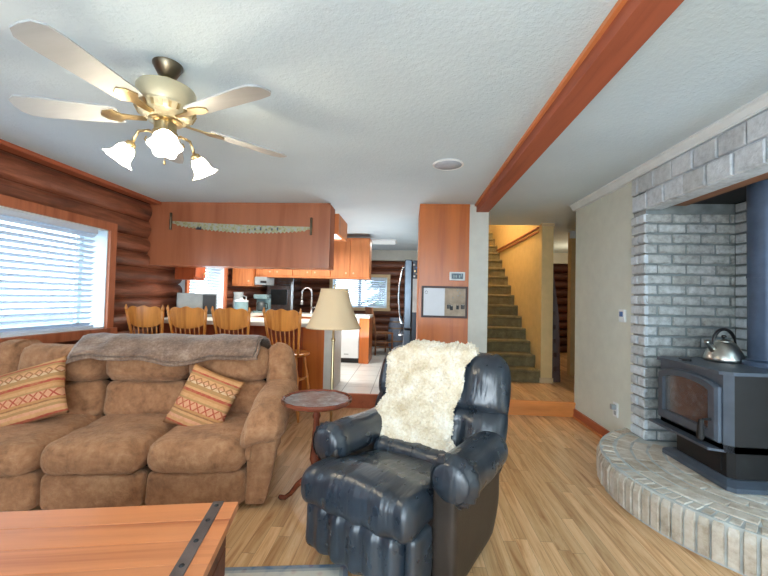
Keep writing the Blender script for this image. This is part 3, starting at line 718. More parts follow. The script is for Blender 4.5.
# ------------------------------------------------------------------ board + thermostat on wood panel
yb = YP-.02
wb = thing('memo_board', 'dark framed memo board, half whiteboard and half cork, on the orange wood panel', 'board', (.425, yb, 1.1))
x0, x1, za, zb = .155, .69, 1.098, 1.468
b = B(); f = .024
b.box((x0, yb-.02, za), (x1, yb, za+f)); b.box((x0, yb-.02, zb-f), (x1, yb, zb)); b.box((x0, yb-.02, za+f), (x0+f, yb, zb-f)); b.box((x1-f, yb-.02, za+f), (x1, yb, zb-f)); b.build('frame', M['darkwood'], wb)
xm = .425
b = B(); b.box((x0+f, yb-.008, za+f), (xm, yb, zb-f)); wp = b.build('whiteboard', M['wboard'], wb)
b = B(); b.box((xm, yb-.01, za+f), (x1-f, yb, zb-f)); b.build('corkboard', M['cork'], wb)
b = B(); b.tube([(x0+.055+.012*cos(a)*(1+.3*cos(2*a)), yb-.0085, zb-.075+.018*sin(a)) for a in [k*.6 for k in range(11)]], .0018, 5); b.build('marker_scribble', M['black'], wp)
for (x, z) in ((.57, 1.42), (.60, 1.39), (.58, 1.36), (.63, 1.345), (.52, 1.335)):
    b = B(); b.lathe([(.008, 0), (.007, .006), (.004, .01), (.006, .018), (.001, .02)], 10, Matrix.Translation((x, yb-.01, z)) @ Matrix.Rotation(pi/2, 4, 'X')); tag(b.build('push_pin', M['greyplastic'], smooth=True), 'small push pin stuck in the cork half of the memo board', 'pin', 'pins in the cork board')
for k, (x, z, w) in enumerate(((.475, 1.25, .05), (.505, 1.235, .035), (.575, 1.245, .03), (.635, 1.25, .05))):
    kh = thing('key_bunch', ['bunch of keys hanging at the left of the cork board', 'second bunch of keys from the left on the cork board', 'dark narrow bunch of keys hanging at the middle of the cork board', 'wide bunch of keys hanging at the right of the cork board'][k], 'keys', (x, yb-.014, z), 0, 'keys on the cork board')
    b = B(); b.tube([(x+.012*cos(a), yb-.016, z+.01+.012*sin(a)) for a in [2*pi*q/12 for q in range(12)]], .0025, 5, closed=True); b.build('ring', M['steel'], kh)
    for q in (-1, 0, 1):
        b = B(); b.box((x+q*w*.3-.006, yb-.018, z-.045), (x+q*w*.3+.006, yb-.013, z+.002)); b.build('key', M['black'], kh)
tp = thing('thermostat', 'white thermostat with dark display above the memo board', 'thermostat', (.57, yb, 1.59))
b = B(); b.box((.475, yb-.025, 1.537), (.655, yb, 1.637), bev=.008); b.build('case', M['white'], tp)
b = B(); b.box((.498, yb-.028, 1.553), (.632, yb-.022, 1.62)); dsp = b.build('display', M['lcd'], tp)
b = B()
for k, (x, z) in enumerate(((.52, 1.57), (.545, 1.57), (.585, 1.57), (.605, 1.585))): b.box((x, yb-.0292, z), (x+.012, yb-.0278, z+.03))
b.build('digits', M['teal'], dsp)

# saw on soffit
ys = YP-.022
sw = thing('crosscut_saw', 'long two-man crosscut saw with painted blade hung on the wood soffit', 'saw', (-2.07, ys-.01, 2.15))
b = B(); top = []; bot = []
xs0, xs1 = -2.93, -1.2; n = 72
for k in range(n+1):
    t = k/n; x = lerp(xs0, xs1, t); zt = lerp(2.205, 2.15, t)-.010*sin(pi*t); w = .03+.055*sin(pi*t)**.8
    top.append((x, ys-.006, zt)); tooth = (0, .022, .004, .022)[k % 4] if 2 < k < n-2 else 0
    bot.append((x, ys-.006, zt-w-tooth))
b.prism(top+bot[::-1], (0, .003, 0)); b.build('blade', M['saw'], sw)
for x, z in ((-2.945, 2.19), (-1.185, 2.145)):
    b = B(); b.lathe([(.012, -.095), (.016, -.09), (.013, -.03), (.017, 0), (.013, .05), (.016, .105), (.010, .115)], 12, Matrix.Translation((x, ys-.018, z))); b.build('handle', M['brassdk'], sw, smooth=True)
b = B()
for k in range(12): 
    x = lerp(-2.62, -2.5, k/11) if k < 6 else lerp(-1.95, -1.6, (k-6)/5)
    b.box((x-.01, ys-.0075, 2.10), (x+.01, ys-.006, 2.115+.012*(k % 3)))
b.build('painted_scene', plain('saw_paint', (88, 96, 104), .6), sw)

# ceiling speaker
sp = thing('ceiling_speaker', 'round white recessed speaker in the textured ceiling', 'speaker', (.308, 3.13, CE))
b = B(); b.lathe([(.13, 0), (.13, -.006), (.118, -.012), (.112, -.008)], 36, Matrix.Translation((.308, 3.13, CE)), caps=False); b.build('trim_ring', M['white'], sp, smooth=True, auto=40)
b = B(); b.lathe([(.112, -.002), (.112, -.008), (.05, -.012), (.001, -.013)], 32, Matrix.Translation((.308, 3.13, CE))); b.build('grille', plain('speaker_mesh', (178, 188, 200), .6, 0, .5, 300), sp, smooth=True)

# ------------------------------------------------------------------ ceiling fan
FX, FY = -1.215, 1.755; FZ = CE-.035
fan = thing('ceiling_fan', 'ceiling fan with cream motor housing and three lit tulip glass shades', 'ceiling fan', (FX, FY, FZ))
b = B(); b.lathe([(.068, .035), (.068, .027), (.056, .005), (.04, -.025), (.028, -.033)], 28); b.build('canopy', M['brassdk'], fan, local=True, smooth=True, auto=45)
b = B(); b.lathe([(.022, -.02), (.022, -.10)], 16); b.build('downrod', M['brass'], fan, local=True, smooth=True)
b = B(); b.lathe([(.03, -.075), (.095, -.08), (.127, -.09), (.132, -.10), (.132, -.175), (.126, -.185)], 40); b.build('motor_housing', M['cream'], fan, local=True, smooth=True, auto=40)
b = B(); b.lathe([(.126, -.185), (.135, -.19), (.117, -.225), (.09, -.242), (.06, -.25)], 40); vh = b.build('vent_ring', M['cream'], fan, local=True, smooth=True, auto=40)
for k in range(22):
    a = 2*pi*k/22; m = Matrix.Rotation(a, 4, 'Z')
    b = B(); b.prism([m @ Vector(p) for p in ((.1325, -.006, -.198), (.1325, .006, -.198), (.119, .006, -.222), (.119, -.006, -.222))], m.to_3x3() @ Vector((.004, 0, -.001))); b.build('vent_slot', M['brass'], vh, local=True)
b = B(); b.lathe([(.075, -.245), (.075, -.255), (.05, -.262), (.05, -.30), (.056, -.305), (.056, -.33), (.045, -.345), (.02, -.36), (.008, -.372), (.001, -.374)], 28); b.build('switch_housing', M['brass'], fan, local=True, smooth=True, auto=45)
for k in range(5):
    a = rad(49+72*k); m = Matrix.Rotation(a, 4, 'Z') @ Matrix.Translation((0, 0, -.24)) @ Matrix.Rotation(rad(11), 4, 'X')
    b = B()
    pts = [(.20, -.05), (.24, -.06), (.56, -.072), (.62, -.066), (.65, -.04), (.655, 0), (.65, .04), (.62, .066), (.56, .072), (.24, .06), (.20, .05)]
    b.prism([m @ Vector((x, y, 0)) for x, y in pts], m.to_3x3() @ Vector((0, 0, .007))); bl = b.build('blade', M['blade'], fan, local=True)
    b = B()
    b.prism([m @ Vector((x, y, -.006)) for x, y in ((.09, -.014), (.19, -.02), (.22, -.045), (.27, -.03), (.29, 0), (.27, .03), (.22, .045), (.19, .02), (.09, .014))], m.to_3x3() @ Vector((0, 0, .006))); b.build('blade_iron', M['brass'], bl, local=True)
LIGHTS = []
for k in range(3):
    a = rad(-55+120*k); d = Vector((cos(a), sin(a), 0))
    b = B(); b.tube([d*.04+Vector((0, 0, -.32)), d*.08+Vector((0, 0, -.295)), d*.13+Vector((0, 0, -.30)), d*.15+Vector((0, 0, -.335)), d*.155+Vector((0, 0, -.36))], .007, 8); b.tube([d*.06+Vector((0, 0, -.335)), d*.085+Vector((0, 0, -.355)), d*.10+Vector((0, 0, -.34)), d*.09+Vector((0, 0, -.325))], .004, 6)
    ar = b.build('light_arm', M['brass'], fan, local=True, smooth=True)
    q = d.to_track_quat('Z', 'Y').to_matrix().to_4x4()
    dn = (d*.62+Vector((0, 0, -.78))).normalized(); mq = Matrix.Translation(d*.160+Vector((0, 0, -.362))) @ dn.to_track_quat('Z', 'Y').to_matrix().to_4x4() @ Matrix.Scale(.84, 4)
    b = B(); b.lathe([(.012, -.01), (.026, 0), (.03, .02), (.026, .03)], 18, mq); b.build('shade_holder', M['brass'], ar, local=True, smooth=True)
    b = B(); b.lathe([(.027, .018), (.036, .03), (.047, .05), (.05, .075), (.052, .095), (.062, .115), (.078, .128)], 48, mq, caps=False, rfn=lambda t, z: 1+.10*max(0, (z-.06)/.07)*cos(6*t)); b.build('glass_shade', M['bulbshade'], ar, local=True, smooth=True)
    b = B(); b.lathe([(.001, .02), (.018, .03), (.024, .055), (.016, .08), (.001, .088)], 14, mq); b.build('bulb', M['bulb'], ar, local=True, smooth=True)
    LIGHTS.append(Vector((FX, FY, FZ))+mq @ Vector((0, 0, .14)))
b = B(); b.tube([(.03, -.04, -.34), (.03, -.04, -.46)], .0015, 5); b.lathe([(.001, -.48), (.006, -.475), (.004, -.46)], 8, Matrix.Translation((.03, -.04, 0))); b.build('pull_chain', M['brass'], fan, local=True)

# ------------------------------------------------------------------ sofa
so = thing('reclining_sofa', 'brown microfiber three-seat reclining sofa in front of the bar stools', 'sofa', (-.96, 2.27, 0))
def soft(amp=.006, f=6, crown=0, c=None, seed=0):
    def fn(p, n):
        q = p+n*(nz(p+Vector((seed, 0, 0)), f, amp)+nz(p+Vector((0, seed, 3)), f*3.1, amp*.45))
        return q
    return fn
b = B(); b.box((-2.9, 2.36, .02), (-.99, 3.12, .3)); b.box((-2.93, 3.0, .05), (-.93, 3.14, .84)); b.build('frame', M['sofadark'], so)
b = B(); b.rbox((-2.98, 3.02, .04), (-.90, 3.16, .86), .05, 8); b.build('back_panel', M['sofa'], so, smooth=True)
XS = [-2.72, -2.135, -1.55, -.965]
for k in range(3):
    x0, x1 = XS[k]+.004, XS[k+1]-.004; cx = (x0+x1)/2
    def seat(p, n, cx=cx, k=k):
        u = (p.x-cx)/.29; v = (p.y-2.56)/.35
        q = p+n*(nz(p+Vector((k*5, 0, 0)), 5, .008)+nz(p, 17, .004))
        if n.z > .2: q.z += .02*(1-u*u)*(1-.6*v*v)-.012*math.exp(-((v-.0)/.08)**2)*(abs(u) > .2)
        if n.y < -.3: q.y -= .025*(1-u*u)
        # gathers at front corners
        g = abs(u)**6*max(0, -v)
        q.z += g*.012*sin(p.z*160+p.x*60)
        return q
    b = B(); b.rbox((x0, 2.21, .235), (x1, 2.93, .425), .085, (20, 20, 14), seat); b.build('seat_cushion', M['sofa'], so, smooth=True)
    def foot(p, n, cx=cx, k=k):
        u = (p.x-cx)/.29
        q = p+n*(nz(p+Vector((k*3, 1, 0)), 6, .008)+nz(Vector((p.x*5, p.y, p.z*1.2)), 5, .006))
        if n.y < -.3: q.y -= .02*(1-u*u)
        return q
    b = B(); b.rbox((x0, 2.245, .03), (x1, 2.40, .245), .045, (20, 6, 14), foot); b.build('footrest_panel', M['sofa'], so, smooth=True)
    mt = Matrix.Translation((0, 2.80, .42)) @ Matrix.Rotation(rad(-11), 4, 'X') @ Matrix.Translation((0, -2.80, -.42))
    def lum(p, n, cx=cx, k=k):
        u = (p.x-cx)/.29
        q = p+n*(nz(p+Vector((k*4, 2, 0)), 6, .008)+nz(p, 19, .003))
        if n.y < -.2: q.y -= .03*(1-u*u)
        return q
    b = B(); b.rbox((x0, 2.77, .40), (x1, 2.98, .665), .07, (18, 8, 14), lum, mt); b.build('lumbar_cushion', M['sofa'], so, smooth=True)
    def headp(p, n, cx=cx, k=k):
        u = (p.x-cx)/.29
        q = p+n*(nz(p+Vector((k*7, 0, 2)), 6, .009)+nz(p, 20, .003))
        if n.y < -.2: q.y -= .03*(1-u*u); q.z += .01*abs(u)**4*sin(p.z*130)
        return q
    b = B(); b.rbox((x0-.002, 2.70, .655), (x1+.002, 2.98, .925), .10, (20, 12, 16), headp, mt); b.build('head_cushion', M['sofa'], so, smooth=True)
for sg, (wx0, wx1) in ((1, (-.985, -.765)), (-1, (-2.98, -2.71))):
    def wing(p, n, sg=sg):
        q = p+n*(nz(p, 6, .009)+nz(p, 19, .003))
        t = max(0, (p.z-.5)/.45); q.x -= sg*.05*t*t*(1 if (p.x-(-1.84))*sg > .95 else .3)
        return q
    mt = Matrix.Translation((0, 2.80, .42)) @ Matrix.Rotation(rad(-9), 4, 'X') @ Matrix.Translation((0, -2.80, -.42))
    b = B(); b.rbox((wx0, 2.76, .42), (wx1, 3.06, .955), .10, (10, 12, 20), wing, mt); b.build('back_wing', M['sofa'], so, smooth=True)
for sg in (1, -1):
    # arm panel (front faces the room), tapered below
    inn = -.975 if sg > 0 else -2.705; outb, outt = (-.855, -.755) if sg > 0 else (-2.85, -2.96)
    def arm(p, n, inn=inn, outb=outb, outt=outt, sg=sg):
        t = (p.z-.02)/.55; u = (p.x-inn)/(outt-inn)
        q = p.copy(); q.x = inn+u*(lerp(outb, outt, min(1, max(0, t)**.8))-inn-sg*.30*max(0, p.y-2.3)*(1-.6*min(1, max(0, t))))
        if n.y < -.3: q.y -= .012
        return q+n*nz(p, 7, .005)
    b = B(); b.rbox((min(inn, outt), 2.28, .02), (max(inn, outt), 3.02, .57), .03, (10, 10, 14), arm); b.build('arm_panel', M['sofa'], so, smooth=True)
    x0, x1 = (-1.005, -.735) if sg > 0 else (-2.98, -2.69)
    def roll(p, n, sg=sg, x0=x0, x1=x1):
        q = p+n*(nz(p, 6, .008)+nz(p, 18, .004)); v = (p.y-2.2)/.8; u = (p.x-(x0+x1)/2)/.135*sg
        q.z += -.085*max(0, (.42-v)/.42)**1.8-.09*max(0, -u)**2*max(0, (.5-v)/.5)-.03*abs(u)**3
        if v < .3: q.y -= .02*max(0, -u)
        q.z += .02*max(0, v-.5)
        q += n*.003*sin(p.x*110)*max(0, .3-v)/.3
        return q
    b = B(); b.rbox((x0, 2.19, .47), (x1, 2.98, .675), .10, (14, 22, 12), roll); b.build('arm_pad', M['sofa'], so, smooth=True)
b = B(); b.rbox((-.975, 2.25, .30), (-.94, 2.30, .40), .015, 6); b.build('recline_lever', M['sofa'], so, smooth=True)

# throw blanket over sofa back
def tb(layer):
    b = B()
    path = [(2.70, .825), (2.70, .84), (2.715, .86), (2.745, .885), (2.79, .93), (2.85, .955), (2.92, .962), (2.99, .95), (3.06, .93), (3.13, .90), (3.20, .86), (3.205, .78), (3.2, .7)]
    off = .012+.012*layer
    def fn(u, v):
        x = lerp(-2.30+.02*layer, -1.02-.02*layer, u)
        s = v*(len(path)-1); i = min(int(s), len(path)-2); y = lerp(path[i][0], path[i+1][0], s-i); z = lerp(path[i][1], path[i+1][1], s-i)
        if v < .42:
            k = (1-v/.42)
            z += k*(.022*sin(x*5.5+1)+.012*sin(x*13)+.03*(1-layer)*0)+(.028 if layer else 0)*k - .05*k*max(0, (-2.15-x)/.15)
            z += .035*k*(u > .85)*0
            # cushions sag between seats
        dip = .014*sum(math.exp(-((x-s_)/.05)**2) for s_ in (-2.135, -1.55))
        w = nz((x*3, y*3, z*3), 2.4, .018)+nz((x, y, z), 14, .006)
        n = Vector((0, y-2.95, z-.78)).normalized()
        p = Vector((x, y, z))+n*(off+w-dip*.6)
        p.x += nz((u*2, v*5, layer), 3, .015)
        return p
    b.grid(fn, 80, 30); return b
tw = thing('throw_blanket', 'folded grey-brown plush throw draped over the sofa back', 'blanket', (-.96, 2.27, 0))
for l in (0, 1):
    o = tb(l).build('folded_layer', M['throw'], tw, smooth=True)
    md = o.modifiers.new('thick', 'SOLIDIFY'); md.thickness = .012; md.offset = 1

so.rotation_euler.z = tw.rotation_euler.z = rad(9.4)
def turn(p):
    q = Matrix.Rotation(rad(9.4), 3, 'Z') @ (Vector(p)-Vector((-.96, 2.27, 0))); return q+Vector((-.96, 2.27, 0))
def pillow(name, label, w, h, t, loc, rot, grp):
    o_ = B()
    def side(sg):
        def fn(u, v):
            a, c = u*2-1, v*2-1
            x = w/2*a*(1-.07*(1-c*c)*abs(a)**3); z = h/2*c*(1-.07*(1-a*a)*abs(c)**3)
            th = t/2*max(0, (1-a*a)*(1-c*c))**.42
            fold = nz((x*4, z*4, sg), 2.2, .018)*min(1, th*20)
            return Vector((x, sg*(th+fold), z))
        return fn
    o_.grid(side(-1), 30, 26); o_.grid(side(1), 30, 26)
    bmesh.ops.remove_doubles(o_.bm, verts=o_.bm.verts, dist=.0005)
    o = o_.build(name, M['kilim'], None, smooth=True)
    o.location = loc; o.rotation_euler = rot
    return tag(o, label, 'pillow', grp)
pillow('throw_pillow', 'wide kilim throw pillow lying at the window end of the sofa', .66, .40, .16, turn((-2.555, 2.60, .585)), (rad(-22), rad(-18), rad(14)), 'kilim pillows on the sofa')
pillow('throw_pillow', 'kilim throw pillow propped askew against the sofa cushion near the right arm', .38, .42, .15, turn((-1.335, 2.585, .57)), (rad(-20), rad(20), rad(4)), 'kilim pillows on the sofa')

# ------------------------------------------------------------------ trunk coffee table
AT = rad(11)
tk = thing('trunk_coffee_table', 'pine trunk coffee table with iron bands in front of the sofa', 'coffee table', (-.678, 1.524, 0), AT)
L, Wd = 1.18, .60; tz = .45
b = B()
for k in range(5):
    y1_ = -k*Wd/5; y0_ = -(k+1)*Wd/5+.002
    b.box((-L, y0_, tz-.03), (0, y1_, tz+random.uniform(-.0005, .0005)), bev=.001)
b.build('top', M['trunk'], tk, local=True)
for x in (-.078, -L+.078):
    b = B(); b.box((x-.021, -Wd-.003, tz), (x+.021, .003, tz+.004), bev=.001); b.box((x-.021, -Wd-.005, tz-.03), (x+.021, -Wd-.001, tz+.002)); b.box((x-.021, .001, tz-.03), (x+.021, .005, tz+.002))
    bd = b.build('iron_band', M['iron'], tk, local=True)
    b = B()
    for y in (-.03, -.13, -.25, -.37, -.48, -.57): b.lathe([(.009, 0), (.009, .003), (.006, .006), (.001, .008)], 12, Matrix.Translation((x, y, tz+.003)))
    b.build('rivets', M['black'], bd, local=True, smooth=True)
b = B(); b.box((-L+.05, -Wd+.05, .06), (-.05, -.05, tz-.03)); b.build('body', M['trunkside'], tk, local=True)
for sx in (-L+.045, -.045):
    for k in range(3):
        b = B(); z0_ = .07+k*.115; b.box((sx-.012, -Wd+.04, z0_), (sx+.012, -.04, z0_+.11), bev=.004); b.build('side_board', M['trunkside'], tk, local=True)
for sx in (-L+.05, -.05):
    for sy in (-Wd+.05, -.05):
        b = B(); b.box((sx-.03, sy-.03, 0), (sx+.03, sy+.03, .07), bev=.006); b.build('foot', M['trunkside'], tk, local=True)
# rug
rg = B(); rg.box((-1.05, -.75, 0), (1.05, .75, .008)); ro = rg.build('area_rug', M['rug'])
a = rad(8); cr = Vector((-.265, 1.855)); ro.rotation_euler.z = a
ro.location = (cr.x-(1.05*cos(a)-.75*sin(a)), cr.y-(1.05*sin(a)+.75*cos(a)), .001)
tag(ro, 'oriental style rug with blue border under the trunk coffee table', 'rug')
for o in (tk,): o.location.z = .010

# ------------------------------------------------------------------ recliner
AR = rad(-30)
rc = thing('leather_recliner', 'dark blue-black leather recliner with rolled arms in the middle of the room', 'recliner', (.02, 2.10, 0), AR)
CX = .02
def lea(amp=.006, f=7, seed=0):
    def fn(p, n): return p+n*nz(p+Vector((seed, 0, 0)), f, amp)
    return fn
b = B(); b.box((CX-.33, -.30, .0), (CX+.33, .30, .06)); b.build('base', M['black'], rc, local=True)
for sg in (-1, 1):
    xo = CX+sg*.385; xi = CX+sg*.275
    def pan(p, n, sg=sg):
        q = p+n*nz(p, 6, .004)
        t = max(0, (.24-p.z)/.24)
        if p.y > .1: q.y -= .16*t*t*(p.y-.1)/.26+.03*t
        return q
    b = B(); b.rbox((min(xo, xi), -.31, .045), (max(xo, xi), .34, .52), .02, (8, 14, 12), pan); pn = b.build('side_panel', M['leatherside'], rc, local=True, smooth=True)
    # rolled arm
    ca = CX+(.355 if sg > 0 else -.365); R = .100
    def rollf(u, v, ca=ca, R=R, sg=sg):
        y = lerp(-.30, .27, u); a = 2*pi*v
        zc = .515-.02*u; rr = R*(1+.04*sin(u*pi))
        if u < .06: rr *= (.86+.14*u/.06)
        if u > .93: rr *= sqrt(max(0, 1-((u-.93)/.07)**2))*.9+.1
        g = math.exp(-((u-.07)/.06)**2)
        rr += g*.006*sin(a*18)+g*.012
        px = ca+rr*1.03*cos(a); pz = zc+rr*sin(a)
        p = Vector((px, y, pz)); nn = Vector((cos(a), 0, sin(a)))
        return p+nn*(nz(p+Vector((sg*3, 0, 0)), 7, .009))
    b = B(); vs = b.grid(rollf, 44, 40, closev=True); b.bm.faces.new(vs[-1]); b.build('arm_roll', M['leather'], rc, local=True, smooth=True)
    b = B(); b.lathe([(.001, .022), (.04, .02), (.075, .012), (.092, -.004), (.094, -.02)], 32, Matrix.Translation((ca, -.297, .515)) @ Matrix.Rotation(pi/2, 4, 'X')); b.build('arm_front_cap', M['leather'], rc, local=True, smooth=True)
def seatf(p, n):
    q = p+n*(nz(p, 6, .012)+nz(Vector((p.x*1.6, p.y*.4, p.z*.5)), 9, .010))
    u = (p.x-CX)/.33; v = (p.y+.15)/.4
    if n.z > .1:
        q.z -= .075*max(0, min(1, (p.y+.32)/.5))
        q.z += .035*(1-min(1, abs(u))**2)*(1 if v < .5 else .4)+.02*max(0, -v)
        q.z -= .016*math.exp(-((v+.28)/.05)**2)
    if v < -.3: q.z += -.03*max(0, (-v-.5))**1.3; q += n*.006*sin(p.x*46+p.y*9)*max(0, -v-.2)
    return q
b = B(); b.rbox((CX-.365, -.515, .305), (CX+.285, .25, .455), .072, (30, 30, 16), seatf); b.build('seat_cushion', M['leather'], rc, local=True, smooth=True)
def footf(p, n):
    u = (p.x-CX)/.33
    ch = .010*sin((p.x-CX)*62)*max(0, 1-abs(u)**4)
    q = p+n*(nz(p, 6, .010)+nz(Vector((p.x*2.2, p.y, p.z*.4)), 8, .008))
    if n.y < -.2: q.y += ch-.018*(1-u*u)
    return q
b = B(); b.rbox((CX-.35, -.475, .075), (CX+.22, -.30, .325), .055, (44, 8, 18), footf); b.build('footrest', M['leather'], rc, local=True, smooth=True)
b = B(); b.rbox((CX+.225, -.46, .06), (CX+.285, -.30, .325), .028, (8, 8, 14), lea(.008, 9, 4)); b.build('footrest_side', M['leather'], rc, local=True, smooth=True)
# back: one tufted surface per cushion
BX = .008
def backy(x, z): return .165+(z-.45)*.32
def backcush(z0, z1, hw0, hw1, thick, seed, nx=34, nzv=22, x0=None):
    b = B()
    def fn(side):
        def f(u, v):
            a, c = u*2-1, v*2-1
            z = lerp(z0, z1, v); hw = lerp(hw0, hw1, v)
            e = max(0, (1-abs(a)**5)*(1-abs(c)**4))**.5
            x = BX+hw*a*(1-.03*(c*c)-(.16 if z1 > .9 else .02)*max(0, c)**4); y = backy(x, z)
            puff = thick*e
            # tuft valley: two vertical seams
            if side < 0: puff *= 1-.24*math.exp(-((abs(a)-.45)/.07)**2)*(1-.3*abs(c))
            p = Vector((x, y+.10+side*puff, z))
            p.y += (nz(p+Vector((seed, 0, 0)), 6, .020)+nz(Vector((p.x*.6, p.y, p.z*1.8))+Vector((seed, 3, 0)), 8, .008))*e*(-side)
            p.z += .012*abs(c)**3*sin(x*48+seed)*e
            return p
        return f
    b.grid(fn(-1), nx, nzv); b.grid(fn(1), nx, nzv)
    bmesh.ops.remove_doubles(b.bm, verts=b.bm.verts, dist=.0006)
    return b
backcush(.66, .99, .45, .425, .13, 1).build('head_cushion', M['leather'], rc, local=True, smooth=True)
backcush(.40, .70, .43, .45, .125, 5).build('back_cushion', M['leather'], rc, local=True, smooth=True)
b = B(); b.rbox((BX-.40, .32, .30), (BX+.40, .45, .93), .06, 12, lambda p, n: Vector((p.x, p.y+(p.z-.45)*.22, p.z))); b.build('back_shell', M['leatherside'], rc, local=True, smooth=True)
b = B(); b.rbox((CX-.285, -.005, .345), (CX+.27, .20, .49), .06, (24, 10, 10), lambda p, n: p+n*(nz(p, 7, .008)+.003*sin(p.x*50))); b.build('lumbar_roll', M['leather'], rc, local=True, smooth=True)

# sheepskin
sk = thing('sheepskin', 'cream sheepskin draped over the back of the leather recliner', 'sheepskin', (.02, 2.10, 0), AR)
lefte = [(0, -.40), (.13, -.415), (.28, -.345), (.45, -.285), (.67, -.315), (.88, -.335), (1, -.20)]
right = [(0, .31), (.12, .285), (.25, .19), (.48, .18), (.64, .214), (.84, .205), (.96, .262), (1, .25)]
def skin(u, v, o=0):
    t = v*1.16
    xl, xr = interp(lefte, min(t, 1)), interp(right, min(t, 1))
    x = lerp(xl, xr, u)+.012*mnoise.noise(Vector((u*3, v*9, 4)))*(1 if u in (0, 1) else .4)
    zb0 = lerp(.45, .375, u)+.012*mnoise.noise(Vector((u*6, 1, 2)))
    ztop = 1.005
    if t < .9:
        z = lerp(zb0, .955, t/.9); y = backy(x, z)-.022-.02*sin(min(1, t/.9)*pi)
        if z < .6: y -= .06*min(1.2, (.6-z)/.16)**1.2
        n = Vector((0, -.95, .3))
    else:
        a = (t-.9)/.26*pi*.95; z = .955+.055*sin(a); y = backy(x, .955)+.055-.077*cos(a); n = Vector((0, -cos(a), sin(a)))
        if a > pi/2: z = 1.01-.10*(a-pi/2)
    return Vector((x, y, z)), n
def skfn(u, v):
    p, n = skin(u, v)
    e = min(1, 12*min(u, 1-u, v, 1-v)+.1)
    return p+n*(e*.03+mnoise.noise(p*38)*.010+mnoise.noise(p*16)*.010)
b = B(); b.grid(skfn, 70, 80)
hide = b.build('hide', M['fleece'], sk, local=True, smooth=True)
md = hide.modifiers.new('thick', 'SOLIDIFY'); md.thickness = .02; md.offset = -1
b = B(); rnd = random.Random(4)
def tuft(p, n, L):
    t = Vector((rnd.uniform(-1, 1), rnd.uniform(-1, 1), rnd.uniform(-1.2, .6)))
    d = (n*.8+t*.8).normalized(); s = d.cross(Vector((rnd.random(), rnd.random(), rnd.random()))).normalized()
    cur = s*L*.5; w = .0065
    s2 = d.cross(s)
    r0 = [b.bm.verts.new(p+s*(w*cos(k*2.094))+s2*(w*sin(k*2.094))) for k in range(3)]
    m_ = p+d*L*.6+cur*.4; r1 = [b.bm.verts.new(m_+s*(w*.8*cos(k*2.094))+s2*(w*.8*sin(k*2.094))) for k in range(3)]
    tip = b.bm.verts.new(p+d*L*.9+cur)
    for k in range(3):
        j = (k+1) % 3; b.bm.faces.new((r0[k], r0[j], r1[j], r1[k])); b.bm.faces.new((r1[k], r1[j], tip))
for k in range(5200):
    u, v = rnd.random(), rnd.random()
    if k < 1000: 
        q = k % 4
        if q == 0: u = rnd.uniform(0, .02)
        elif q == 1: u = 1-rnd.uniform(0, .02)
        else: v = rnd.uniform(0, .02)
    p = skfn(u, v); n = skin(u, v)[1]
    tuft(p-n*.004, n, rnd.uniform(.009, .016))
b.build('wool', M['fleece'], sk, local=True, smooth=True)['kind'] = 'stuff'

# ------------------------------------------------------------------ pedestal side table
ts = thing('pedestal_side_table', 'round dark wood pedestal table with scalloped rim between sofa and recliner', 'side table', (-.556, 2.335, 0))
TZ = .665
sc_ = lambda a, z: 1+.012*cos(16*a)
b = B(); b.lathe([(.04, TZ-.03), (.19, TZ-.022), (.212, TZ-.012), (.218, TZ), (.218, TZ+.012), (.210, TZ+.015), (.198, TZ+.008), (.194, TZ)], 96, None, True, sc_); b.build('rim', M['mahog'], ts, local=True, smooth=True, auto=50)
b = B(); b.lathe([(.199, TZ+.001), (.199, TZ+.005), (.001, TZ+.006)], 64); b.build('top', M['tabletop'], ts, local=True)
b = B(); b.lathe([(.07, TZ-.02), (.06, TZ-.035), (.028, TZ-.05), (.02, TZ-.08), (.026, TZ-.10), (.018, TZ-.12), (.022, TZ-.2), (.03, .36), (.036, .30), (.022, .26), (.034, .235), (.03, .21), (.04, .17), (.04, .12), (.02, .10), (.008, .085), (.001, .08)], 20); b.build('post', M['mahog'], ts, local=True, smooth=True)
for k in range(3):
    a = rad(165+120*k); d = Vector((cos(a), sin(a), 0))
    b = B(); b.tube([d*r_+Vector((0, 0, z_)) for r_, z_ in ((.02, .16), (.07, .165), (.12, .12), (.17, .055), (.21, .022), (.24, .018), (.255, .02))], [.02, .021, .018, .015, .014, .016, .012], 10); b.build('leg', M['mahog'], ts, local=True, smooth=True)

# ------------------------------------------------------------------ floor lamp
fl = thing('floor_lamp', 'brass floor lamp with beige bell shade behind the sofa end', 'floor lamp', (-.60, 3.02, 0))
b = B(); b.lathe([(.145, 0), (.145, .012), (.13, .02), (.05, .03), (.03, .045), (.016, .06)], 36); b.build('base', M['brass'], fl, local=True, smooth=True, auto=40)
b = B(); b.lathe([(.012, .05), (.012, .5), (.016, .505), (.016, .52), (.012, .525), (.012, .95), (.018, .955), (.018, .97), (.01, .98), (.01, 1.14)], 16); b.build('pole', M['brass'], fl, local=True, smooth=True, auto=40)
def shp(u, v):
    t = v; r = .11+(.222-.11)*(t*.75+.25*t**2.2)-.006*sin(pi*t); a = 2*pi*u
    return Vector((r*cos(a), r*sin(a), 1.375-.315*t))
b = B(); b.grid(shp, 40, 14, closeu=True); sh = b.build('lamp_shade', M['shadefab'], fl, local=True, smooth=True)
md = sh.modifiers.new('thick', 'SOLIDIFY'); md.thickness = .002
for r_, z_ in ((.111, 1.375), (.2225, 1.061)):
    b = B(); b.tube([(r_*cos(2*pi*k/40), r_*sin(2*pi*k/40), z_) for k in range(40)], .003, 6, closed=True); b.build('shade_ring', M['casing_light'], sh, local=True)
for k in range(3):
    b = B(); b.tube([(0, 0, 1.33), (.11*cos(k*2.094), .11*sin(k*2.094), 1.373)], .002, 5); b.build('shade_spoke', M['brass'], sh, local=True)
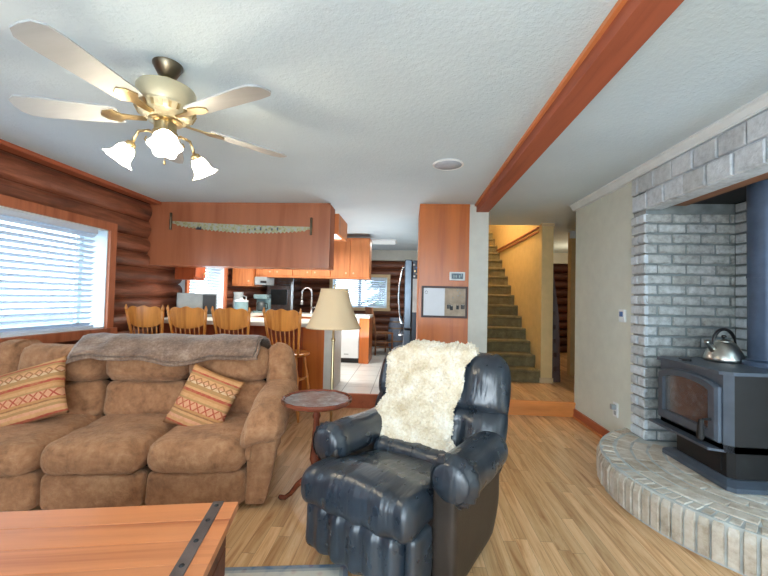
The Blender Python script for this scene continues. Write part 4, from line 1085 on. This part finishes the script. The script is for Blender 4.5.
b = B(); b.lathe([(.001, 1.415), (.01, 1.405), (.006, 1.385), (.008, 1.37), (.005, 1.33), (.012, 1.13)], 10); b.build('finial', M['brass'], fl, local=True, smooth=True)
b = B(); b.lathe([(.001, 1.22), (.03, 1.2), (.034, 1.17), (.015, 1.13), (.015, 1.1)], 14); b.build('bulb', M['white'], fl, local=True, smooth=True)

# ------------------------------------------------------------------ bar stools (face +Y, back toward camera at -Y)
def make_stool(label, loc, rz):
    t = thing('bar_stool', label, 'bar stool', loc, rz, 'press-back oak bar stools along the counter')
    b = B(); b.lathe([(.05, .66), (.19, .66), (.21, .675), (.21, .69), (.19, .70), (.12, .692), (.001, .69)], 36, Matrix.Diagonal((1, .96, 1, 1))); b.build('seat', M['oak'], t, local=True, smooth=True, auto=50)
    for sx in (-1, 1):
        b = B(); b.tube([(sx*.15, -.14, .68), (sx*.17, -.185, .85), (sx*.19, -.215, 1.02), (sx*.203, -.235, 1.13)], [.016, .013, .016, .014], 10); b.tube([(sx*.203, -.235, 1.12), (sx*.204, -.236, 1.14), (sx*.205, -.237, 1.16), (sx*.205, -.238, 1.185)], [.012, .018, .012, .004], 10); b.build('back_post', M['oak'], t, local=True, smooth=True)
    # press-back crest panel with scalloped top and bottom
    b = B(); n = 28; top = []; bot = []
    for k in range(n+1):
        a = k/n*2-1; x = a*.185
        zt = 1.15+.018*(1-a*a)+.008*cos(a*9)-(.02 if abs(a) > .93 else 0); zb = .985-.045*(1-abs(a)**2.4)+.02*max(0, abs(a)-.7)
        yy = -.222+.022*a*a-.012
        top.append((x, yy-.025, zt)); bot.append((x, yy, zb))
    rows = [[b.bm.verts.new((p[0], p[1]+dy, p[2])) for p in P] for P, dy in ((top, 0), (bot, 0), (bot, .014), (top, .014))]
    for R0, R1 in zip(rows, rows[1:]+rows[:1]):
        for k in range(n): b.bm.faces.new((R0[k], R0[k+1], R1[k+1], R1[k]))
    for k in (0, n): b.bm.faces.new([r[k] for r in rows])
    b.build('crest_panel', M['oak'], t, local=True)
    for k in range(6):
        x = (k-2.5)*.05; b = B(); b.tube([(x*.9, -.165, .69), (x*.95, -.19, .80), (x, -.205, .88), (x*1.02, -.22, .97)], [.007, .011, .007, .006], 8); b.build('spindle', M['oak'], t, local=True, smooth=True)
    for sx in (-1, 1):
        for sy in (-1, 1):
            b = B(); P = lambda f: (sx*lerp(.11, .19, f), sy*lerp(.11, .18, f), lerp(.665, 0, f)); b.tube([P(f) for f in (0, .1, .2, .3, .4, .48, .55, .62, .72, .8, .9, 1)], [.016, .018, .013, .02, .022, .014, .019, .014, .021, .02, .015, .012], 10); b.build('leg', M['oak'], t, local=True, smooth=True)
    for z_, f in ((.22, .67), (.38, .43)):
        w_, d_ = lerp(.11, .19, f), lerp(.11, .18, f)
        for p0, p1 in (((-w_, -d_, z_), (w_, -d_, z_)), ((-w_, d_, z_), (w_, d_, z_)), ((-w_, -d_, z_+.03), (-w_, d_, z_+.03)), ((w_, -d_, z_+.03), (w_, d_, z_+.03))):
            b = B(); m_ = Vector(p0).lerp(Vector(p1), .5); b.tube([p0, Vector(p0).lerp(m_, .6), m_, m_.lerp(Vector(p1), .4), p1], [.008, .010, .015, .010, .008], 8); b.build('stretcher', M['oak'], t, local=True, smooth=True)
    return t
SL = ['oak press-back bar stool at the log wall end of the counter, nearest the window', 'oak press-back bar stool in front of the microwave, second from the window', 'oak press-back bar stool in front of the white canister, third from the window', 'oak press-back bar stool beside the beige lamp shade, turned slightly outward']
SP = [(-2.80, 4.06, 0, rad(0)), (-2.345, 4.07, 0, rad(2)), (-1.845, 4.07, 0, rad(-3)), (-1.28, 4.07, 0, rad(-7))]
stool = make_stool(SL[0], SP[0][:3], SP[0][3])
for k in (1, 2, 3):
    c = copy_tree(stool); c.location = SP[k][:3]; c.rotation_euler.z = SP[k][3]; c['label'] = SL[k]

# ------------------------------------------------------------------ kitchen
KZ = 1.0
ct = thing('countertop', 'pale laminate countertop of the kitchen bar behind the stools', 'countertop', (-2.0, 4.8, KZ))
b = B(); b.box((-3.10, 4.27, KZ-.045), (-.90, 5.15, KZ), bev=.006); b.build('bar_slab', M['counter'], ct)
b = B(); b.box((-3.10, 5.15, KZ-.045), (-2.55, 7.15, KZ), bev=.004); b.build('side_slab', M['counter'], ct)
b = B(); b.box((-2.55, 6.5, KZ-.045), (-.66, 7.15, KZ), bev=.004); b.build('sink_slab', M['counter'], ct)
bp = thing('bar_cabinet', 'orange wood bar cabinet supporting the pale countertop', 'cabinet', (-2.0, 4.8, PL))
b = B(); b.box((-3.08, YP+.05, PL), (-.99, 5.1, KZ-.05)); b.build('carcass', M['cabdk'], bp)
b = B(); b.box((-1.26, YP+.02, PL), (-1.0, YP+.05, KZ-.05)); b.build('end_panel', M['panel'], bp)
b = B(); b.box((-1.0, YP+.02, PL), (-.90, 5.1, KZ-.05)); b.build('white_end_post', M['wallwhite'], bp, label='white end post')
b = B(); b.box((-3.08, YP+.02, PL), (-1.26, YP+.05, KZ-.05)); b.build('front_panel', M['cabdk'], bp)
sc = thing('base_cabinet', 'base cabinet along the log wall under the microwave counter', 'cabinet', (-2.8, 6, PL))
b = B(); b.box((-3.08, 5.15, PL), (-2.6, 6.5, KZ-.05)); b.build('carcass', M['cab'], sc)
for k in range(2):
    b = B(); b.box((-2.6, 5.25+k*.6, PL+.12), (-2.58, 5.8+k*.6, KZ-.1), bev=.004); dd = b.build('door', M['cab'], sc)
    b = B(); b.tube([(-2.58, 5.72+k*.1, .8), (-2.56, 5.72+k*.1, .8)], .012, 8); b.build('knob', M['brass'], dd)
sk2 = thing('sink_cabinet', 'sink base cabinet with orange end panel beside the dishwasher', 'cabinet', (-1.9, 6.8, PL))
b = B(); b.box((-3.08, 6.55, PL), (-1.27, 7.1, KZ-.05)); b.build('carcass', M['cab'], sk2)
b = B(); b.box((-.84, 6.52, PL), (-.67, 7.12, KZ-.05)); b.build('end_panel', M['panel'], sk2)
for k in range(3):
    b = B(); x = -2.9+k*.53; b.box((x, 6.53, PL+.12), (x+.5, 6.55, KZ-.1), bev=.004); dd = b.build('door', M['cab'], sk2)
    b = B(); b.tube([(x+.45, 6.53, .8), (x+.45, 6.51, .8)], .012, 8); b.build('knob', M['brass'], dd)
dw = thing('dishwasher', 'white dishwasher under the sink counter beyond the floor lamp', 'dishwasher', (-1.05, 6.8, PL))
b = B(); b.box((-1.265, 6.54, PL+.09), (-.845, 7.08, KZ-.05)); b.build('body', M['white'], dw)
b = B(); b.box((-1.262, 6.515, PL+.09), (-.848, 6.54, .83), bev=.006); b.build('door', M['white'], dw)
b = B(); b.box((-1.262, 6.51, .84), (-.848, 6.54, .945), bev=.006); cp = b.build('control_panel', M['white'], dw)
b = B(); b.box((-1.1, 6.50, .85), (-.98, 6.512, .875)); b.build('handle', M['greyplastic'], cp)
b = B(); b.box((-1.1, 6.511, PL+.15), (-1.02, 6.5145, PL+.165)); b.build('badge', M['greyplastic'], dw)
b = B(); b.box((-1.262, 6.57, PL), (-.848, 6.6, PL+.09)); b.build('kickplate', M['black'], dw)
fc = thing('kitchen_faucet', 'chrome gooseneck spring faucet at the kitchen sink', 'faucet', (-1.76, 6.75, KZ))
b = B(); b.lathe([(.03, 0), (.03, .02), (.02, .03), (.02, .12)], 16); b.build('base', M['steel'], fc, local=True, smooth=True)
b = B(); b.tube([(0, 0, .1), (0, 0, .38)]+[(-.09+.09*cos(a), -.0, .38+.09*sin(a)) for a in [pi*k/10 for k in range(1, 11)]]+[(-.18, 0, .24)], .016, 10); b.build('spout', M['steel'], fc, local=True, smooth=True)
b = B(); b.tube([(-.18, 0, .26), (-.18, 0, .16)], [.02, .026], 12); b.build('spray_head', M['steel'], fc, local=True, smooth=True)
b = B(); b.tube([(.015, 0, .1), (.11, -.02, .13)], .009, 8); b.build('lever', M['steel'], fc, local=True, smooth=True)

# upper cabinets
def upper(label, x0, x1, y0, y1, z0, z1, nd, face='y', mat='cab'):
    t = thing('upper_cabinet', label, 'cabinet', ((x0+x1)/2, (y0+y1)/2, z0), 0, 'kitchen wall cabinets')
    b = B(); b.box((x0, y0+(.02 if face == 'y' else 0), z0), (x1-(.02 if face == 'x' else 0), y1, z1)); b.build('carcass', M[mat], t)
    for k in range(nd):
        b = B()
        if face == 'y':
            a0_, a1_ = lerp(x0, x1, k/nd)+.006, lerp(x0, x1, (k+1)/nd)-.006
            b.box((a0_, y0, z0+.03), (a1_, y0+.02, z1-.02), bev=.004); dd = b.build('door', M[mat], t)
            b = B(); xx = a1_-.06 if k % 2 == 0 else a0_+.06; b.tube([(xx, y0, z0+.09), (xx, y0-.025, z0+.09)], [.008, .016], 10); b.build('knob', M['casing_light'], dd)
        else:
            a0_, a1_ = lerp(y0, y1, k/nd)+.006, lerp(y0, y1, (k+1)/nd)-.006
            b.box((x1-.02, a0_, z0+.03), (x1, a1_, z1-.02), bev=.004); dd = b.build('door', M[mat], t)
            b = B(); b.tube([(x1, a1_-.06, z0+.09), (x1+.025, a1_-.06, z0+.09)], [.008, .016], 10); b.build('knob', M['casing_light'], dd)
    return t
upper('upper cabinet at the right end of the hanging row above the dishwasher', -1.37, -.69, 6.5, 6.85, 1.645, 2.36, 2)
upper('upper cabinet hanging above the kitchen faucet', -2.05, -1.375, 6.5, 6.85, 1.645, 2.36, 2, mat='cab')
upper('upper cabinet hanging over the stainless oven, mid row', -2.72, -2.055, 6.5, 6.85, 1.645, 2.36, 2)
upper('deep upper cabinet at the log wall corner, its bottom lower than the row', -3.1, -2.725, 6.4, 6.85, 1.47, 2.36, 1)
upper('upper cabinet on the log wall just behind the wood soffit', -3.11, -2.83, 4.80, 5.06, 1.5, 2.36, 1, 'x', 'cabdk')
# kitchen ceiling light box
lb = thing('light_box', 'wood framed fluorescent light box behind the soffit on the kitchen ceiling', 'ceiling light', (-1.9, 5.35, CE))
b = B(); z = 2.17
b.box((-2.8, 5.0, z), (-.96, 5.04, CE)); b.box((-2.8, 5.66, z), (-.96, 5.7, CE)); b.box((-2.8, 5.04, z), (-2.76, 5.66, CE)); b.box((-1.0, 5.04, z), (-.96, 5.66, CE)); b.build('frame', M['cab'], lb)
b = B(); b.box((-2.76, 5.04, z+.03), (-1.0, 5.66, z+.04)); b.build('diffuser', M['diffuser'], lb)
fm = thing('flush_ceiling_light', 'square flush ceiling light over the kitchen dining corner', 'ceiling light', (-.45, 7.3, CE))
b = B(); b.box((-.75, 7.1, CE-.03), (-.25, 7.5, CE), bev=.006); b.build('frame', M['white'], fm)
b = B(); b.box((-.72, 7.13, CE-.05), (-.28, 7.47, CE-.03), bev=.006); b.build('diffuser', M['softdiff'], fm)

# small kitchen things
mw = thing('microwave', 'grey microwave with black door on the counter at the log wall', 'microwave', (-2.9, 5.0, KZ))
b = B(); b.box((-3.14, 4.83, KZ+.012), (-2.655, 5.16, KZ+.32), bev=.006); b.build('body', M['greyplastic'], mw)
b = B(); b.box((-2.83, 4.818, KZ+.04), (-2.67, 4.83, KZ+.30), bev=.004); b.build('door_window', M['black'], mw)
b = B(); b.box((-3.12, 4.82, KZ+.03), (-2.84, 4.83, KZ+.305), bev=.003); b.build('control_panel', M['greyplastic'], mw)
for x in (-3.1, -2.7):
    for y in (4.87, 5.12):
        b = B(); b.lathe([(.012, 0), (.012, .013)], 10, Matrix.Translation((x, y, KZ))); b.build('foot', M['black'], mw)
mw.rotation_euler.z = rad(28)
cn = thing('canister', 'pale canister on the kitchen counter left of the coffee maker', 'canister', (-3.0+.06, 6.2, KZ))
cn.location = (-2.78, 6.1, KZ); bpy.context.view_layer.update()
b = B(); b.lathe([(.10, 0), (.11, .01), (.11, .19), (.10, .2)], 24); b.build('body', M['teal'], cn, local=True, smooth=True, auto=40)
b = B(); b.lathe([(.112, .2), (.112, .225), (.03, .235), (.02, .26), (.001, .262)], 24); b.build('lid', M['white'], cn, local=True, smooth=True, auto=40)
pt = thing('kitchen_pitcher', 'tall grey pitcher standing behind the canister on the corner counter', 'pitcher', (-2.95, 6.35, KZ))
b = B(); b.lathe([(.07, 0), (.085, .02), (.09, .2), (.075, .3), (.085, .36)], 20); b.build('body', M['greyplastic'], pt, local=True, smooth=True)
b = B(); b.tube([(.08, 0, .3), (.14, 0, .28), (.14, 0, .14), (.085, 0, .1)], .012, 8); b.build('handle', M['greyplastic'], pt, local=True, smooth=True)
cm = thing('coffee_maker', 'grey coffee maker with glass pot on the sink counter', 'coffee maker', (-2.66, 6.68, KZ))
b = B(); b.box((-.12, -.1, 0), (.12, .14, .03), bev=.006); b.box((-.12, .04, .03), (.12, .14, .33), bev=.008); b.box((-.12, -.1, .25), (.12, .14, .33), bev=.01); b.build('body', M['teal'], cm, local=True)
b = B(); b.lathe([(.05, .032), (.075, .05), (.08, .12), (.06, .19), (.05, .2)], 20, Matrix.Translation((0, -.03, 0))); pt_ = b.build('glass_pot', M['waterjug'], cm, local=True, smooth=True)
b = B(); b.tube([(.07, -.03, .17), (.13, -.05, .16), (.13, -.05, .08), (.075, -.03, .07)], .009, 8); b.build('pot_handle', M['black'], pt_, local=True, smooth=True)
hd = thing('range_hood', 'grey under-cabinet range hood below the hanging cabinets', 'range hood', (-2.45, 6.7, 1.5))
b = B(); b.box((-2.715, 6.45, 1.50), (-2.5, 6.85, 1.64), bev=.01); b.build('body', M['greyplastic'], hd)
b = B(); b.box((-2.60, 6.43, 1.53), (-2.50, 6.46, 1.57)); b.build('switch_strip', M['black'], hd)
ov = thing('wall_oven', 'tall stainless steel double oven at the back of the kitchen', 'oven', (-2.85, 8.3, PL))
b = B(); b.box((-3.09, 8.0, PL), (-2.5, 8.62, 1.72), bev=.006); b.build('body', M['steel'], ov)
for z in (PL+.1, 1.0):
    b = B(); b.box((-3.07, 7.97, z), (-2.52, 8.0, z+.62), bev=.006); dd = b.build('door', M['steel'], ov)
    b = B(); b.box((-2.98, 7.962, z+.12), (-2.62, 7.97, z+.45)); b.build('oven_window', M['waterjug'], dd)
    b = B(); b.tube([(-3.03, 7.97, z+.55), (-3.03, 7.93, z+.55), (-2.56, 7.93, z+.55), (-2.56, 7.97, z+.55)], .01, 8); b.build('handle', M['steel'], dd)
pa = B(); pa.box((-.16, -.1, 0), (.16, .1, .004)); po = pa.build('paper_sheet', M['paper']); po.location = (-1.66, 4.72, KZ+.001); po.rotation_euler.z = .3; tag(po, 'white paper sheet lying on the bar countertop behind the stools', 'paper')
# fridge
fr = thing('refrigerator', 'stainless refrigerator seen edge-on behind the wood partition panel', 'refrigerator', (.4, 5.75, PL))
b = B(); b.box((.055, 5.38, PL+.02), (.75, 6.25, PL+1.70), bev=.008); b.build('body', plain('fridge_side_grey', (70, 78, 88), .4, .5), fr)
for (y0_, y1_) in ((5.38, 5.81), (5.82, 6.25)):
    b = B(); b.box((-.06, y0_, PL+.72), (.045, y1_, PL+1.71), bev=.012); dd = b.build('door', M['steeldk'], fr)
    yh = y1_-.05 if y0_ < 5.5 else y0_+.05
    b = B(); b.tube([(-.055, yh, PL+1.64), (-.10, yh, PL+1.60), (-.145, yh, PL+1.35), (-.15, yh, PL+1.15), (-.13, yh, PL+.9), (-.10, yh, PL+.78), (-.055, yh, PL+.76)], .014, 10); b.build('handle', M['steel'], dd, smooth=True)
b = B(); b.box((-.06, 5.38, PL+.06), (.045, 6.25, PL+.70), bev=.012); dd = b.build('freezer_drawer', M['steeldk'], fr)
b = B(); b.tube([(-.055, 5.48, PL+.62), (-.12, 5.52, PL+.62), (-.12, 6.1, PL+.62), (-.055, 6.15, PL+.62)], .014, 10); b.build('handle', M['steel'], dd, smooth=True)
b = B(); b.box((.06, 5.372, 1.12), (.26, 5.378, 1.60)); tag(b.build('paper_note', M['paper']), 'white paper note held on the side of the refrigerator', 'paper')
for k, (x, z, c) in enumerate(((.075, 1.80, 'white'), (.105, 1.76, 'lcdblue'), (.085, 1.71, 'brass'), (.11, 1.67, 'cork'), (.08, 1.635, 'white'))):
    b = B(); b.box((x-.012, 5.37, z-.012), (x+.012, 5.379, z+.012), bev=.002); tag(b.build('fridge_magnet', M[c]), ['topmost white magnet on the refrigerator side', 'blue magnet on the refrigerator side', 'brass coloured magnet on the refrigerator side', 'tan magnet on the refrigerator side', 'white magnet just above the paper note on the refrigerator'][k], 'magnet', 'magnets on the refrigerator side')
# dining corner
dt = thing('dining_table', 'small wood dining table by the far kitchen window', 'table', (-1.12, 8.05, PL))
b = B(); b.lathe([(.28, .62), (.36, .63), (.36, .66), (.34, .665)], 32); b.build('tabletop', M['brownwood'], dt, local=True, smooth=True, auto=40)
b = B(); b.lathe([(.2, 0), (.2, .03), (.05, .06), (.04, .3), (.06, .5), (.04, .62)], 18); b.build('pedestal', M['brownwood'], dt, local=True, smooth=True)
dc = thing('dining_chair', 'brown wooden dining chair at the small table by the far window', 'chair', (-.55, 7.75, PL), rad(-65))
b = B(); b.box((-.2, -.2, .42), (.2, .2, .45), bev=.01); b.build('seat', M['brownwood'], dc, local=True)
for sx in (-1, 1):
    b = B(); b.tube([(sx*.18, -.18, 0), (sx*.18, -.18, .43), (sx*.19, -.22, .7), (sx*.2, -.28, .95)], .018, 8); b.build('back_leg', M['brownwood'], dc, local=True, smooth=True)
    b = B(); b.tube([(sx*.18, .18, 0), (sx*.18, .18, .43)], .018, 8); b.build('front_leg', M['brownwood'], dc, local=True, smooth=True)
b = B(); b.box((-.2, -.285, .84), (.2, -.25, .96), bev=.008); b.build('crest_rail', M['brownwood'], dc, local=True)
for k in range(5):
    b = B(); b.tube([((k-2)*.07, -.19, .45), ((k-2)*.075, -.26, .86)], .008, 6); b.build('spindle', M['brownwood'], dc, local=True)
for z_ in (.15, .25):
    for sx in (-1, 1):
        b = B(); b.tube([(sx*.18, -.18, z_), (sx*.18, .18, z_)], .01, 6); b.build('stretcher', M['brownwood'], dc, local=True)
br = thing('wooden_barrel', 'blue-grey barrel with metal hoops near the refrigerator', 'barrel', (-.26, 8.3, PL))
b = B(); b.lathe([(.13, 0), (.16, .15), (.17, .36), (.16, .57), (.13, .72), (.12, .71), (.001, .71)], 28); b.build('staves', M['barrel'], br, local=True, smooth=True, auto=50)
for z_, r_ in ((.08, .15), (.22, .168), (.5, .168), (.64, .15)):
    b = B(); b.lathe([(r_, z_-.015), (r_+.004, z_-.012), (r_+.004, z_+.012), (r_, z_+.015)], 28, caps=False); b.build('hoop', M['hoop'], br, local=True, smooth=True)

# ------------------------------------------------------------------ stairs
sr = thing('carpeted_staircase', 'olive carpeted staircase rising beyond the white wall end', 'stairs', (1.4, 5.5, PL))
for k in range(15):
    y0_ = 5.5+k*.2264; z1_ = PL+.1805*(k+1)
    b = B(); b.rbox((.925, y0_-.025, z1_-.05), (1.895, y0_+.25, z1_), .02, (6, 8, 4)); b.box((.925, y0_, PL if k < 2 else z1_-.5), (1.895, y0_+.2264, z1_-.02)); b.build('step', M['carpet'], sr, smooth=True, auto=40)
pk = thing('leaning_plank', 'dark stained wooden plank leaning beside the tan stair post in the hall', 'plank', (2.14, 5.62, PL))
b = B(); b.prism([(2.075, 5.58, PL), (2.20, 5.56, PL), (2.19, 5.60, PL+.9), (2.10, 5.66, PL+1.78), (2.075, 5.66, PL+1.78)], (0, .06, 0)); b.build('board', M['darkwood'], pk)
b = B()
for k in range(8): b.box((2.10, 5.572+k*.009, PL+.15+k*.2), (2.10+.06*(1-k*.1), 5.60+k*.009, PL+.22+k*.2), bev=.004)
b.build('carved_notches', M['darkwood'], pk)

# ------------------------------------------------------------------ lights, world, camera
W = D.worlds.new('World'); S.world = W; W.use_nodes = True
bg = W.node_tree.nodes['Background']; bg.inputs[0].default_value = (.74, .88, 1.0, 1); bg.inputs[1].default_value = 4.2
def light(name, typ, loc, energy, col, size=.1, rot=(0, 0, 0), **k):
    l = D.lights.new(name, typ); l.energy = energy; l.color = col
    if typ == 'AREA': l.shape = 'RECTANGLE'; l.size = size[0]; l.size_y = size[1]
    elif typ in ('POINT', 'SPOT'): l.shadow_soft_size = size
    o = D.objects.new(name, l); COL.objects.link(o); o.location = loc; o.rotation_euler = rot
    for a, v in k.items(): setattr(l.cycles, a, v)
    return o
# sky portals at the openings (sampling aids for the sky only)
for nm, loc, sz, rot in (('portal_rear', (-1.525, -2.55, 1.21), (2.35, 2.18), (rad(90), 0, 0)), ('portal_door', (.85, -2.55, 1.15), (1.5, 2.3), (rad(90), 0, 0)), ('portal_left', (-3.25, 2.6, 1.44), (2.09, 1.02), (0, rad(-90), 0))):
    if nm == 'portal_left': sz = (1.02, 2.09)
    light(nm, 'AREA', loc, 1, (1, 1, 1), sz, rot, is_portal=True)
for k, p in enumerate(LIGHTS): light('fan_bulb_light', 'POINT', p, 4, (1, .80, .55), .05)
light('kitchen_box_light', 'AREA', (-1.88, 5.35, 2.15), 34, (1, .95, .86), (1.7, .6))
light('flush_light', 'AREA', (-.5, 7.3, 2.36), 6, (1, .96, .9), (.4, .4))
light('stairwell_light', 'POINT', (1.4, 6.6, 3.9), 60, (1, .78, .5), .15)
light('hall_light', 'POINT', (3.2, 7.6, 1.9), 8, (1, .78, .5), .12)

light('ceiling_bounce_fill', 'AREA', (-.2, -1.6, 1.1), 85, (.88, .94, 1.0), (1.2, .8), (rad(168), 0, 0))  # added upward fill to brighten the ceiling, no such lamp in the room
light('kitchen_bounce_fill', 'AREA', (-.55, 5.9, .6), 11, (.9, .96, 1.0), (.8, .8), (rad(180), 0, 0))  # second added fill, lifts the kitchen ceiling; not a fixture
cam = D.cameras.new('Camera'); co = D.objects.new('Camera', cam); COL.objects.link(co); S.camera = co
cam.sensor_width = 36; cam.lens = 375/768*36; cam.clip_start = .05
yaw, pit, rol = .06529456, .02794788, .02338628
f = Vector((-sin(yaw)*cos(pit), cos(yaw)*cos(pit), sin(pit))); r = Vector((cos(yaw), sin(yaw), 0)); u = r.cross(f)
r2 = r*cos(rol)+u*sin(rol); u2 = u*cos(rol)-r*sin(rol)
co.matrix_world = Matrix(((r2.x, u2.x, -f.x, 0), (r2.y, u2.y, -f.y, 0), (r2.z, u2.z, -f.z, 1.30766814), (0, 0, 0, 1)))
vs = S.view_settings; vs.view_transform = 'Standard'; vs.look = 'None'; vs.gamma = 1; vs.use_curve_mapping = False; vs.exposure = 0.95
try: S.cycles.use_denoising = True
except Exception: pass
S.cycles.max_bounces = 10; S.cycles.diffuse_bounces = 6; S.cycles.transparent_max_bounces = 16
